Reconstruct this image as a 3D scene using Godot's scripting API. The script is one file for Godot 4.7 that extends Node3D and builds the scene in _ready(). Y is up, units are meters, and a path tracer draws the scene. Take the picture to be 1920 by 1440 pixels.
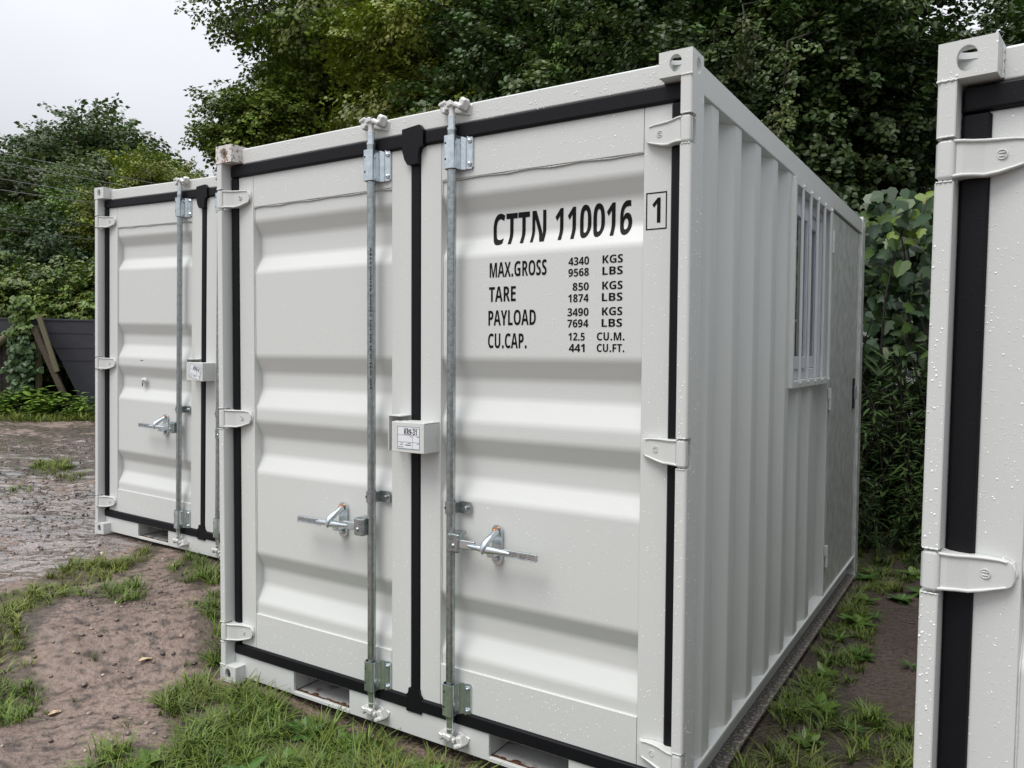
extends Node3D
# Three off-white steel storage containers on a wet, muddy, grassy lot in front of trees, overcast.

var rng := RandomNumberGenerator.new()
var fn := FastNoiseLite.new()      # coarse terrain
var fn2 := FastNoiseLite.new()     # fine terrain
var M := {}                        # materials
var XF := Transform3D.IDENTITY     # every shape below is emitted through this
var taken := {}

# ------------------------------------------------------------------ naming
func numbered(called: String) -> String:
	var n: int = taken.get(called, 0)
	taken[called] = n + 1
	return called if n == 0 else "%s_%03d" % [called, n]

func tag(o: Node, label := "", category := "", group := "", kind := "") -> void:
	if label != "": o.set_meta("label", label)
	if category != "": o.set_meta("category", category)
	if group != "": o.set_meta("group", group)
	if kind != "": o.set_meta("kind", kind)

func base(called: String, at: Vector3, turn := 0.0) -> Node3D:
	var o := Node3D.new()
	o.name = numbered(called)
	add_child(o)
	o.position = at
	o.rotation.y = turn
	return o

func put(called: String, mesh: Mesh, mat: Material, parent: Node) -> MeshInstance3D:
	var o := MeshInstance3D.new()
	o.name = numbered(called) if parent == self else called
	o.mesh = mesh
	if mat: o.material_override = mat
	parent.add_child(o, true)
	return o

func done(called: String, st: SurfaceTool, mat: Material, parent: Node) -> MeshInstance3D:
	return put(called, st.commit(), mat, parent)

# ------------------------------------------------------------------ shapes
func mb() -> SurfaceTool:
	var st := SurfaceTool.new()
	st.begin(Mesh.PRIMITIVE_TRIANGLES)
	return st

func tri(st: SurfaceTool, a: Vector3, b: Vector3, c: Vector3, na: Vector3, nb: Vector3, nc: Vector3) -> void:
	a = XF * a; b = XF * b; c = XF * c
	na = (XF.basis * na).normalized(); nb = (XF.basis * nb).normalized(); nc = (XF.basis * nc).normalized()
	if (b - a).cross(c - a).dot(na + nb + nc) > 0.0:
		var t := b; b = c; c = t
		t = nb; nb = nc; nc = t
	st.set_normal(na); st.add_vertex(a)
	st.set_normal(nb); st.add_vertex(b)
	st.set_normal(nc); st.add_vertex(c)

func quad(st: SurfaceTool, a: Vector3, b: Vector3, c: Vector3, d: Vector3, n: Vector3) -> void:
	tri(st, a, b, c, n, n, n)
	tri(st, a, c, d, n, n, n)

func quadn(st: SurfaceTool, a: Vector3, b: Vector3, c: Vector3, d: Vector3, na: Vector3, nb: Vector3, nc: Vector3, nd: Vector3) -> void:
	tri(st, a, b, c, na, nb, nc)
	tri(st, a, c, d, na, nc, nd)

# box with rounded-looking chamfers
func box(st: SurfaceTool, lo: Vector3, hi: Vector3, bev := 0.0) -> void:
	var c := (lo + hi) * 0.5
	var h := (hi - lo) * 0.5
	h = h.abs()
	bev = minf(bev, minf(h.x, minf(h.y, h.z)) * 0.9)
	var ax := [Vector3.RIGHT, Vector3.UP, Vector3.BACK]
	for i in 3:
		var j := (i + 1) % 3
		var k := (i + 2) % 3
		for s in [-1.0, 1.0]:
			var n: Vector3 = ax[i] * s
			var o: Vector3 = c + n * h[i]
			var u: Vector3 = ax[j] * (h[j] - bev)
			var v: Vector3 = ax[k] * (h[k] - bev)
			quad(st, o - u - v, o + u - v, o + u + v, o - u + v, n)
	if bev <= 0.0: return
	for i in 3:
		var j := (i + 1) % 3
		var k := (i + 2) % 3
		for sj in [-1.0, 1.0]:
			for sk in [-1.0, 1.0]:
				var nj: Vector3 = ax[j] * sj
				var nk: Vector3 = ax[k] * sk
				var e: Vector3 = ax[i] * (h[i] - bev)
				var pj: Vector3 = c + nj * h[j] + nk * (h[k] - bev)
				var pk: Vector3 = c + nj * (h[j] - bev) + nk * h[k]
				quadn(st, pj - e, pj + e, pk + e, pk - e, nj, nj, nk, nk)
	for sx in [-1.0, 1.0]:
		for sy in [-1.0, 1.0]:
			for sz in [-1.0, 1.0]:
				var a := c + Vector3(sx * h.x, sy * (h.y - bev), sz * (h.z - bev))
				var b := c + Vector3(sx * (h.x - bev), sy * h.y, sz * (h.z - bev))
				var d := c + Vector3(sx * (h.x - bev), sy * (h.y - bev), sz * h.z)
				tri(st, a, b, d, Vector3(sx, 0, 0), Vector3(0, sy, 0), Vector3(0, 0, sz))

# prism: outline in 2-D laid in the plane (u, v) at o, extruded along n
func prism(st: SurfaceTool, pts: PackedVector2Array, o: Vector3, u: Vector3, v: Vector3, depth: Vector3) -> void:
	var n := depth.normalized()
	var ids := Geometry2D.triangulate_polygon(pts)
	for i in range(0, ids.size(), 3):
		var a := o + u * pts[ids[i]].x + v * pts[ids[i]].y
		var b := o + u * pts[ids[i + 1]].x + v * pts[ids[i + 1]].y
		var c := o + u * pts[ids[i + 2]].x + v * pts[ids[i + 2]].y
		tri(st, a, b, c, -n, -n, -n)
		tri(st, a + depth, b + depth, c + depth, n, n, n)
	var area := 0.0
	for i in pts.size():
		area += pts[i].cross(pts[(i + 1) % pts.size()])
	for i in pts.size():
		var p := pts[i]
		var q := pts[(i + 1) % pts.size()]
		var e := q - p
		var m := Vector2(e.y, -e.x) * signf(area)
		var nn := (u * m.x + v * m.y).normalized()
		var a := o + u * p.x + v * p.y
		var b := o + u * q.x + v * q.y
		quad(st, a, b, b + depth, a + depth, nn)

func round_rect(w: float, h: float, r: float, seg := 4) -> PackedVector2Array:
	var out := PackedVector2Array()
	for q in 4:
		var cx := (w * 0.5 - r) * (1.0 if q in [0, 3] else -1.0)
		var cy := (h * 0.5 - r) * (1.0 if q in [0, 1] else -1.0)
		for i in seg + 1:
			var a := PI * 0.5 * (q + float(i) / seg)
			out.append(Vector2(cx + cos(a) * r, cy + sin(a) * r))
	return out

func tube(st: SurfaceTool, path: PackedVector3Array, radii: PackedFloat32Array, sides := 8, caps := true) -> void:
	var n := path.size()
	var rings := []
	var t0 := (path[1] - path[0]).normalized()
	var ref := Vector3.UP if absf(t0.y) < 0.9 else Vector3.RIGHT
	var u := t0.cross(ref).normalized()
	for i in n:
		var t := (path[mini(i + 1, n - 1)] - path[maxi(i - 1, 0)]).normalized()
		u = (u - t * u.dot(t)).normalized()
		var v := t.cross(u)
		var ring := []
		for k in sides:
			var a := TAU * k / sides
			ring.append(u * cos(a) + v * sin(a))
		rings.append(ring)
	for i in n - 1:
		for k in sides:
			var k2 := (k + 1) % sides
			var a: Vector3 = rings[i][k]
			var b: Vector3 = rings[i][k2]
			var c: Vector3 = rings[i + 1][k2]
			var d: Vector3 = rings[i + 1][k]
			quadn(st, path[i] + a * radii[i], path[i] + b * radii[i], path[i + 1] + c * radii[i + 1], path[i + 1] + d * radii[i + 1], a, b, c, d)
	if caps:
		for e in [0, n - 1]:
			var nn := (path[0] - path[1]).normalized() if e == 0 else (path[n - 1] - path[n - 2]).normalized()
			for k in sides:
				tri(st, path[e], path[e] + rings[e][k] * radii[e], path[e] + rings[e][(k + 1) % sides] * radii[e], nn, nn, nn)

func rod(st: SurfaceTool, a: Vector3, b: Vector3, r: float, sides := 12) -> void:
	tube(st, PackedVector3Array([a, b]), PackedFloat32Array([r, r]), sides, true)

# a rounded lump: ellipsoid at c with half axes, turned by bas
func lump(st: SurfaceTool, c: Vector3, h: Vector3, bas := Basis.IDENTITY, su := 10, sv := 6) -> void:
	for j in sv:
		for i in su:
			var p := []
			for q in [[i, j], [i + 1, j], [i + 1, j + 1], [i, j + 1]]:
				var th: float = TAU * q[0] / su
				var ph: float = PI * q[1] / sv
				p.append(Vector3(sin(ph) * cos(th), cos(ph), sin(ph) * sin(th)))
			var v := []
			var nn := []
			for q: Vector3 in p:
				v.append(c + bas * (q * h))
				nn.append(bas * (q / h).normalized())
			quadn(st, v[0], v[1], v[2], v[3], nn[0], nn[1], nn[2], nn[3])

# rectangular plate with an elliptical hole
func plate_hole(st: SurfaceTool, c: Vector3, u: Vector3, v: Vector3, n: Vector3, hu: float, hv: float, ru: float, rv: float, thick: float) -> void:
	var N := 24
	for i in N:
		var P := []
		for k in [i, i + 1]:
			var a: float = TAU * k / N
			var cs := cos(a)
			var sn := sin(a)
			var m := maxf(absf(cs), absf(sn))
			P.append(c + u * (cs / m * hu) + v * (sn / m * hv))
			P.append(c + u * (cs * ru) + v * (sn * rv))
			P.append(-(u * (cs / ru) + v * (sn / rv)).normalized())
		quad(st, P[0], P[3], P[4], P[1], n)
		var back := -n * thick
		quad(st, P[0] + back, P[3] + back, P[4] + back, P[1] + back, -n)
		quadn(st, P[1], P[4], P[4] + back, P[1] + back, P[2], P[5], P[5], P[2])
		var on: Vector3 = ((P[3] - P[0]).cross(n)).normalized()
		if on.dot(P[0] - c) < 0.0: on = -on
		quad(st, P[0], P[3], P[3] + back, P[0] + back, on)

# hex bolt head
func bolt(st: SurfaceTool, c: Vector3, n: Vector3, r: float, h: float) -> void:
	var u := n.cross(Vector3.UP if absf(n.y) < 0.9 else Vector3.RIGHT).normalized()
	var v := n.cross(u)
	var pts := PackedVector2Array()
	for i in 6:
		pts.append(Vector2(cos(TAU * i / 6.0 + 0.3), sin(TAU * i / 6.0 + 0.3)) * r)
	prism(st, pts, c, u, v, n * h)
	lump(st, c + n * h, u.abs() * r * 0.7 + v.abs() * r * 0.7 + n.abs() * h * 0.35, Basis.IDENTITY, 8, 4)

# ------------------------------------------------------------------ polylines with rounded corners
func rounded(pts: Array, r: float, seg := 4) -> PackedVector2Array:
	var out := PackedVector2Array()
	out.append(pts[0])
	for i in range(1, pts.size() - 1):
		var p: Vector2 = pts[i]
		var a: Vector2 = pts[i - 1] - p
		var b: Vector2 = pts[i + 1] - p
		var ra := minf(r, a.length() * 0.45)
		var rb := minf(r, b.length() * 0.45)
		var s := p + a.normalized() * ra
		var e := p + b.normalized() * rb
		for k in seg + 1:
			var t := float(k) / seg
			out.append(s.lerp(p, t).lerp(p.lerp(e, t), t))
	out.append(pts[pts.size() - 1])
	return out

# sheet swept along dir from a profile laid in (u, v) at o; smooth across the profile. flip picks the side that n faces
func sheet(st: SurfaceTool, prof: PackedVector2Array, o: Vector3, u: Vector3, v: Vector3, dir: Vector3, side: float) -> void:
	var nn := PackedVector3Array()
	for i in prof.size():
		var t := prof[mini(i + 1, prof.size() - 1)] - prof[maxi(i - 1, 0)]
		var m := Vector2(-t.y, t.x).normalized() * side
		nn.append(u * m.x + v * m.y)
	for i in prof.size() - 1:
		var a := o + u * prof[i].x + v * prof[i].y
		var b := o + u * prof[i + 1].x + v * prof[i + 1].y
		quadn(st, a, b, b + dir, a + dir, nn[i], nn[i + 1], nn[i + 1], nn[i])

# ------------------------------------------------------------------ materials
func srgb(r: float, g: float, b: float) -> Color:
	return Color(r, g, b).linear_to_srgb()

func mat(called: String, c: Color, rough: float, metal := 0.0) -> StandardMaterial3D:
	var m := StandardMaterial3D.new()
	m.resource_name = called
	m.albedo_color = c
	m.roughness = rough
	m.metallic = metal
	M[called] = m
	return m

# grey noise image -> colour texture through a two- or three-colour ramp
func ramp_tex(freq: float, seed_: int, size: int, cols: Array, octaves := 4) -> ImageTexture:
	var f := FastNoiseLite.new()
	f.seed = seed_
	f.frequency = freq
	f.fractal_octaves = octaves
	var img := f.get_seamless_image(size, size)
	img.convert(Image.FORMAT_L8)
	var src := img.get_data()
	var dst := PackedByteArray()
	dst.resize(size * size * 3)
	var lut := []
	for i in 256:
		var t := float(i) / 255.0 * (cols.size() - 1)
		var k := mini(int(t), cols.size() - 2)
		var c: Color = cols[k].lerp(cols[k + 1], t - k)
		lut.append([int(clampf(c.r, 0, 1) * 255), int(clampf(c.g, 0, 1) * 255), int(clampf(c.b, 0, 1) * 255)])
	for i in src.size():
		var l: Array = lut[src[i]]
		dst[i * 3] = l[0]; dst[i * 3 + 1] = l[1]; dst[i * 3 + 2] = l[2]
	var out := Image.create_from_data(size, size, false, Image.FORMAT_RGB8, dst)
	out.generate_mipmaps()
	return ImageTexture.create_from_image(out)

func noise_normal(freq: float, seed_: int, size: int, strength: float, octaves := 3) -> ImageTexture:
	var f := FastNoiseLite.new()
	f.seed = seed_
	f.frequency = freq
	f.fractal_octaves = octaves
	var img := f.get_seamless_image(size, size)
	img.convert(Image.FORMAT_L8)
	img.bump_map_to_normal_map(strength)
	return ImageTexture.create_from_image(img)

# rain drops standing on paint: little domes in a height map, turned into a normal map
func drop_normal(size: int, count: int, rmin: float, rmax: float, strength: float, seed_: int) -> ImageTexture:
	rng.seed = seed_
	var f := FastNoiseLite.new()
	f.seed = seed_; f.frequency = 0.03; f.fractal_octaves = 3
	var base_img := f.get_seamless_image(size, size)
	base_img.convert(Image.FORMAT_L8)
	var h := PackedByteArray(base_img.get_data())
	for i in h.size():
		h[i] = int(20 + h[i] * 0.10)
	for k in count:
		var r := rmin + (rmax - rmin) * pow(rng.randf(), 3.0)
		var cx := rng.randi_range(0, size - 1)
		var cy := rng.randi_range(0, size - 1)
		var R := int(ceil(r))
		var sy := rng.randf_range(1.0, 1.3)
		for y in range(-R - 1, R + 2):
			for x in range(-R, R + 1):
				var q := (x * x + y * y / sy) / (r * r)
				if q < 1.0:
					var i := posmod(cy + y, size) * size + posmod(cx + x, size)
					h[i] = mini(255, h[i] + int(sqrt(1.0 - q) * r * 22.0))
	var img := Image.create_from_data(size, size, false, Image.FORMAT_L8, h)
	img.bump_map_to_normal_map(strength)
	return ImageTexture.create_from_image(img)

func tri_map(m: StandardMaterial3D, scale_: float, world := false) -> void:
	m.uv1_triplanar = true
	m.uv1_world_triplanar = world
	m.uv1_scale = Vector3.ONE * scale_

func leaf_mat(called: String, rough := 0.42) -> StandardMaterial3D:
	var m := mat(called, Color(1, 1, 1), rough)
	m.vertex_color_use_as_albedo = true
	m.cull_mode = BaseMaterial3D.CULL_DISABLED
	m.backlight_enabled = true
	m.backlight = Color(0.45, 0.55, 0.25)
	m.metallic_specular = 0.4
	return m

func make_materials() -> void:
	var drops := drop_normal(1024, 2600, 1.2, 4.0, 4.0, 5)
	var p := mat("paint", srgb(0.586, 0.602, 0.588), 0.36)
	p.normal_enabled = true
	p.normal_texture = drops
	p.normal_scale = 0.45
	p.metallic_specular = 0.5
	tri_map(p, 2.0)
	# the corner casting whose paint is scraped to primer and rust
	var pc := mat("chipped_paint", Color(1, 1, 1), 0.42)
	var a := srgb(0.62, 0.615, 0.59)
	var b := srgb(0.24, 0.12, 0.08)
	pc.albedo_texture = ramp_tex(0.02, 77, 256, [b, b, b, b.lerp(a, 0.5), a, a, a, a, a, a], 5)
	tri_map(pc, 7.0)
	var ip := mat("inner_paint", srgb(0.42, 0.42, 0.41), 0.6)
	ip.albedo_texture = ramp_tex(0.02, 31, 256, [Color(0.62, 0.55, 0.5), Color(1, 1, 1), Color(1, 1, 1), Color(1, 1, 1)], 4)
	tri_map(ip, 1.7)
	mat("rust", srgb(0.17, 0.075, 0.035), 0.85).albedo_texture = ramp_tex(0.05, 9, 128, [Color(0.5, 0.45, 0.4), Color(1, 1, 1)], 4)
	tri_map(M.rust, 6.0)
	var g := mat("gasket", srgb(0.007, 0.007, 0.009), 0.45)
	g.normal_enabled = true
	g.normal_texture = drops
	g.normal_scale = 0.7
	g.metallic_specular = 0.3
	tri_map(g, 2.6)
	var z := mat("zinc", srgb(0.50, 0.53, 0.53), 0.27, 0.92)
	z.albedo_texture = ramp_tex(0.03, 12, 256, [Color(0.72, 0.74, 0.76), Color(0.9, 0.92, 0.92), Color(1, 1, 1)], 4)
	z.normal_enabled = true
	z.normal_texture = noise_normal(0.08, 14, 256, 1.5)
	z.normal_scale = 0.35
	tri_map(z, 5.0)
	var zb := mat("bright_zinc", srgb(0.74, 0.79, 0.81), 0.2, 0.9)
	zb.albedo_texture = ramp_tex(0.02, 15, 256, [Color(0.86, 0.88, 0.9), Color(1, 1, 1)], 3)
	tri_map(zb, 7.0)
	mat("cast_white", srgb(0.66, 0.66, 0.65), 0.3, 0.25)
	mat("dark_hole", srgb(0.012, 0.012, 0.012), 0.8)
	mat("copper", srgb(0.42, 0.17, 0.08), 0.32, 0.9)
	mat("ink", srgb(0.005, 0.005, 0.006), 0.55).metallic_specular = 0.25
	mat("sticker_white", srgb(0.72, 0.74, 0.78), 0.35)
	mat("sticker_green", srgb(0.02, 0.12, 0.08), 0.4)
	mat("pvc", srgb(0.60, 0.62, 0.70), 0.35)
	var gl := mat("pane_glass", Color(0.07, 0.09, 0.09, 0.55), 0.03)
	gl.transparency = BaseMaterial3D.TRANSPARENCY_ALPHA
	gl.metallic_specular = 0.6
	var gd := mat("galvanised_sheet", srgb(0.62, 0.635, 0.62), 0.34, 0.08)
	gd.albedo_texture = ramp_tex(0.012, 41, 512, [Color(0.78, 0.79, 0.78), Color(0.9, 0.9, 0.9), Color(1, 1, 1)], 5)
	gd.normal_enabled = true
	gd.normal_texture = drops
	gd.normal_scale = 0.5
	tri_map(gd, 1.6)
	var rl := mat("muddy_rail", Color(1, 1, 1), 0.55)
	rl.albedo_texture = ramp_tex(0.035, 55, 512, [srgb(0.05, 0.04, 0.03), srgb(0.09, 0.075, 0.065), srgb(0.10, 0.085, 0.075), srgb(0.36, 0.35, 0.33), srgb(0.44, 0.43, 0.41)], 5)
	tri_map(rl, 3.0)
	mat("whitened_drop", srgb(0.86, 0.86, 0.86), 0.03).clearcoat_enabled = true  # near-white base colour paints in the sky glint of the drops
	M.whitened_drop.clearcoat = 1.0
	# ground and background
	var mud := mat("mud", Color(1, 1, 1), 0.5)
	mud.vertex_color_use_as_albedo = true
	mud.albedo_texture = ramp_tex(0.03, 3, 1024, [Color(0.62, 0.60, 0.58), Color(0.9, 0.88, 0.86), Color(1, 1, 1)], 6)
	mud.roughness_texture = ramp_tex(0.012, 8, 512, [Color(0.45, 0.45, 0.45), Color(0.8, 0.8, 0.8), Color(1, 1, 1)], 5)
	mud.roughness = 0.8
	mud.normal_enabled = true
	mud.normal_texture = noise_normal(0.045, 21, 1024, 6.0, 5)
	mud.normal_scale = 1.5
	tri_map(mud, 0.9, true)
	var wet := mud.duplicate() as StandardMaterial3D    # mud with a film of rain on it
	wet.resource_name = "wet_mud"
	wet.roughness = 0.26
	wet.clearcoat_enabled = true
	wet.clearcoat = 1.0
	wet.clearcoat_roughness = 0.16
	wet.metallic_specular = 0.65
	wet.normal_scale = 2.2
	M.wet_mud = wet
	var pw := mat("puddle_water", srgb(0.10, 0.085, 0.075), 0.05)
	pw.normal_enabled = true
	pw.normal_texture = noise_normal(0.02, 61, 256, 1.0)
	pw.normal_scale = 0.12
	tri_map(pw, 1.3, true)
	var pb := mat("pebble", Color(1, 1, 1), 0.28)
	pb.vertex_color_use_as_albedo = true
	var bark := mat("bark", srgb(0.045, 0.037, 0.03), 0.85)
	bark.albedo_texture = ramp_tex(0.03, 71, 256, [Color(0.5, 0.48, 0.45), Color(1, 1, 1)], 5)
	tri_map(bark, 2.0)
	leaf_mat("leaf")
	leaf_mat("grass", 0.45)
	leaf_mat("broad_leaf", 0.34)
	var wd := mat("old_wood", srgb(0.10, 0.08, 0.06), 0.8)
	wd.albedo_texture = ramp_tex(0.02, 81, 512, [Color(0.35, 0.38, 0.28), Color(0.7, 0.68, 0.6), Color(1, 1, 1)], 6)
	tri_map(wd, 3.0)
	var wd2 := mat("mossy_wood", srgb(0.17, 0.15, 0.11), 0.8)
	wd2.albedo_texture = ramp_tex(0.03, 83, 512, [Color(0.4, 0.45, 0.25), Color(0.8, 0.8, 0.7), Color(1, 1, 1)], 6)
	tri_map(wd2, 4.0)
	var ts := mat("tar_sheet", srgb(0.027, 0.028, 0.036), 0.55)
	ts.normal_enabled = true
	ts.normal_texture = noise_normal(0.01, 91, 256, 3.0)
	ts.normal_scale = 0.35
	tri_map(ts, 0.8)
	mat("brown_board", srgb(0.028, 0.018, 0.013), 0.85).albedo_texture = wd.albedo_texture
	tri_map(M.brown_board, 1.5)
	mat("cable", srgb(0.02, 0.02, 0.02), 0.6)
	mat("grey_cable", srgb(0.10, 0.105, 0.11), 0.5)

func sky_texture() -> ImageTexture:
	var f := FastNoiseLite.new()
	f.seed = 3
	f.frequency = 1.6
	f.fractal_octaves = 4
	var w := 512
	var h := 256
	var img := Image.create(w, h, false, Image.FORMAT_RGBF)
	for y in h:
		var el := PI * 0.5 - PI * (y + 0.5) / h
		for x in w:
			var a := TAU * (x + 0.5) / w
			var d := Vector3(cos(el) * sin(a), sin(el), cos(el) * cos(a))
			var l := 1.32 * (0.62 + 2.38 * maxf(0.0, sin(el))) / 3.0
			if el < 0.0: l *= 0.55
			l *= 1.0 + 0.10 * f.get_noise_3d(d.x, d.y * 2.2, d.z)
			img.set_pixel(x, y, Color(l * 0.962, l * 0.985, l * 1.045))
	return ImageTexture.create_from_image(img)

# ------------------------------------------------------------------ storage container
const CW := 0.0963    # corner casting: width, height, length
const CH := 0.0692
const CL := 0.0932
const DZ := -0.054    # face of the door leaves
const WALL := 0.054   # how far the side sheet's grooves lie inside the frame

func mirror(W: float, H: float, L: float, mx: bool, my: bool, mz: bool) -> Transform3D:
	return Transform3D(Basis.from_scale(Vector3(-1 if mx else 1, -1 if my else 1, -1 if mz else 1)), Vector3(W if mx else 0.0, H if my else 0.0, -L if mz else 0.0))

func casting_mesh(H: float) -> SurfaceTool:
	var st := mb()
	var t := 0.012
	var y := H - CH * 0.5
	plate_hole(st, Vector3(CW * 0.5, y, 0), Vector3.RIGHT, Vector3.UP, Vector3.BACK, CW * 0.5, CH * 0.5, 0.0178, 0.0238, t)
	plate_hole(st, Vector3(0, y, -(CL + t) * 0.5), Vector3.BACK, Vector3.UP, Vector3.LEFT, (CL - t) * 0.5, CH * 0.5, 0.018, 0.023, t)
	plate_hole(st, Vector3((CW + t) * 0.5, H, -(CL + t) * 0.5), Vector3.RIGHT, Vector3.BACK, Vector3.UP, (CW - t) * 0.5, (CL - t) * 0.5, 0.034, 0.028, t)
	box(st, Vector3(t, H - CH, -CL), Vector3(CW, H - CH + t, -t), 0.001)
	box(st, Vector3(CW - t, H - CH + t, -CL), Vector3(CW, H - t, -t), 0.0)
	box(st, Vector3(t, H - CH + t, -CL), Vector3(CW - t, H - t, -CL + t), 0.0)
	# weld bead round the foot of the casting
	var path := PackedVector3Array()
	var rr := PackedFloat32Array()
	for i in 9:
		path.append(Vector3(0.034 * i / 8.0 - 0.001, H - CH - 0.001, 0.0005))
		rr.append(0.0022 + 0.0012 * sin(i * 2.3))
	tube(st, path, rr, 5)
	path = PackedVector3Array()
	rr = PackedFloat32Array()
	for i in 12:
		path.append(Vector3(CW + 0.001, H - 0.012 - 0.055 * i / 11.0, -0.051))
		rr.append(0.003 + 0.0014 * sin(i * 1.9 + 1.0))
	tube(st, path, rr, 5)
	return st

func hinge_rows(H: float) -> Array:
	var mid := 1.094 if H > 2.1 else H - 0.99
	return [[H - 0.175, H - 0.2536], [mid + 0.041, mid - 0.041], [0.246, 0.167]]

func post_mesh(H: float, broken: bool) -> SurfaceTool:
	var st := mb()
	box(st, Vector3(0, CH, -0.10), Vector3(0.033, H - CH, -0.036), 0.0)
	box(st, Vector3(0.033, CH, -0.10), Vector3(0.075, H - CH, -0.088), 0.0)
	var cuts := [CH]
	if broken:
		var rows := hinge_rows(H)
		for i in [2, 1, 0]:
			cuts.append(rows[i][1] - 0.002)
			cuts.append(rows[i][0] + 0.002)
	cuts.append(H - CH)
	var r := 0.009
	var o := PackedVector2Array([Vector2(0, -0.036)])
	for k in 6:
		var a := PI - PI * 0.5 * k / 5.0
		o.append(Vector2(r + cos(a) * r, -r + sin(a) * r))
	o.append(Vector2(0.031, 0)); o.append(Vector2(0.033, -0.002)); o.append(Vector2(0.033, -0.036))
	for i in range(0, cuts.size() - 1, 2):
		prism(st, o, Vector3(0, cuts[i], 0), Vector3.RIGHT, Vector3.BACK, Vector3(0, cuts[i + 1] - cuts[i], 0))
		if broken:
			for e in [cuts[i], cuts[i + 1]]:      # drips of weld and paint at the ends of each length
				var path := PackedVector3Array()
				var rr := PackedFloat32Array()
				for k in 8:
					path.append(Vector3(0.004 + 0.027 * k / 7.0, e, 0.0004))
					rr.append(0.0018 + 0.0012 * sin(k * 2.7 + e * 9.0))
				tube(st, path, rr, 5)
	return st

func hinge_mesh(yt: float, yb: float) -> SurfaceTool:
	var st := mb()
	var h := yt - yb
	box(st, Vector3(0.001, yb, -0.023), Vector3(0.035, yt, 0.0025), 0.009)
	var xs := [0.030, 0.045, 0.060, 0.078, 0.10, 0.125, 0.138, 0.146, 0.150]
	var zs := [-0.006, -0.009, -0.017, -0.027, -0.034, -0.038, -0.039, -0.040, -0.042]
	var tp := [-0.004, -0.005, -0.006, -0.006, -0.006, -0.007, -0.009, -0.014, -0.024]
	var bt := [0.006, 0.007, 0.007, 0.006, 0.010, 0.017, 0.021, 0.026, 0.036]
	var up := PackedVector3Array()
	var dn := PackedVector3Array()
	for i in xs.size():
		up.append(Vector3(xs[i], yt + tp[i], zs[i]))
		dn.append(Vector3(xs[i], yb + bt[i] * h / 0.078, zs[i]))
	for i in xs.size() - 1:
		var n := Vector3(-(zs[i + 1] - zs[i]), 0, xs[i + 1] - xs[i]).normalized()
		var b := Vector3(0, 0, DZ + 0.001)
		quad(st, up[i], up[i + 1], dn[i + 1], dn[i], n)
		quad(st, up[i], up[i + 1], Vector3(up[i + 1].x, up[i + 1].y, b.z), Vector3(up[i].x, up[i].y, b.z), Vector3.UP)
		quad(st, dn[i], dn[i + 1], Vector3(dn[i + 1].x, dn[i + 1].y, b.z), Vector3(dn[i].x, dn[i].y, b.z), Vector3.DOWN)
	var e := xs.size() - 1
	quad(st, up[e], dn[e], Vector3(dn[e].x, dn[e].y, DZ + 0.001), Vector3(up[e].x, up[e].y, DZ + 0.001), Vector3.RIGHT)
	# raised rims
	var pu := PackedVector3Array()
	var pd := PackedVector3Array()
	var rr := PackedFloat32Array()
	for i in range(0, xs.size() - 2):
		pu.append(up[i] + Vector3(0, -0.002, 0.001))
		pd.append(dn[i] + Vector3(0, 0.002, 0.001))
		rr.append(0.0034 if i < 5 else 0.0024)
	tube(st, pu, rr, 8)
	tube(st, pd, rr, 8)
	# paint-filled weld at the strap's end and the stamped ring
	var pw := PackedVector3Array()
	var rw := PackedFloat32Array()
	for i in 9:
		pw.append(Vector3(0.151 - 0.006 * absf(i - 4.0) / 4.0, lerpf(yt - 0.012, yb + 0.026, i / 8.0), DZ + 0.002))
		rw.append(0.004 + 0.0012 * sin(i * 2.1 + yt * 7.0))
	tube(st, pw, rw, 6)
	var cy := (yt + yb) * 0.5 + 0.004
	var pr := PackedVector3Array()
	var rg := PackedFloat32Array()
	for i in 17:
		pr.append(Vector3(0.104 + 0.0085 * cos(TAU * i / 16.0), cy + 0.0085 * sin(TAU * i / 16.0), -0.0335))
		rg.append(0.0013)
	tube(st, pr, rg, 5, false)
	for s in [-1, 1]:
		rod(st, Vector3(0.099, cy + 0.003 * s, -0.0335), Vector3(0.109, cy + 0.003 * s, -0.0335), 0.0013, 5)
	return st

# the pressed sheet of a door: y and depth, from the bottom rail to the top rail
func door_profile(H: float) -> PackedVector2Array:
	var k := (H - 0.25 - 0.295) / (2.2 - 0.25 - 0.295)
	var z0 := -0.0615
	var d := 0.031
	var g := [[0.340, 0.411, 0.481, 0.544], [0.880, 0.947, 1.019, 1.087], [1.141, 1.218, 1.282, 1.351], [1.691, 1.753, 1.833, 1.894]]
	var pts := [Vector2(0.290, z0)]
	for q in g:
		for i in 4:
			pts.append(Vector2(0.295 + (q[i] - 0.295) * k, z0 if i in [0, 3] else z0 - d))
	pts.append(Vector2(H - 0.245, z0))
	return rounded(pts, 0.013, 4)

func leaf_mesh(H: float) -> SurfaceTool:
	var st := mb()
	var b := DZ - 0.05
	var yt := H - 0.123
	box(st, Vector3(0.072, 0.15, b), Vector3(0.16, yt, DZ), 0.0022)
	box(st, Vector3(0.89, 0.15, b), Vector3(0.979, yt, DZ), 0.0022)
	box(st, Vector3(0.1605, 0.15, b), Vector3(0.8895, 0.295, DZ), 0.0022)
	box(st, Vector3(0.1605, H - 0.25, b), Vector3(0.8895, yt, DZ), 0.0022)
	sheet(st, door_profile(H), Vector3(0.16, 0, 0), Vector3.UP, Vector3.BACK, Vector3(0.73, 0, 0), 1.0)
	return st

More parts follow.
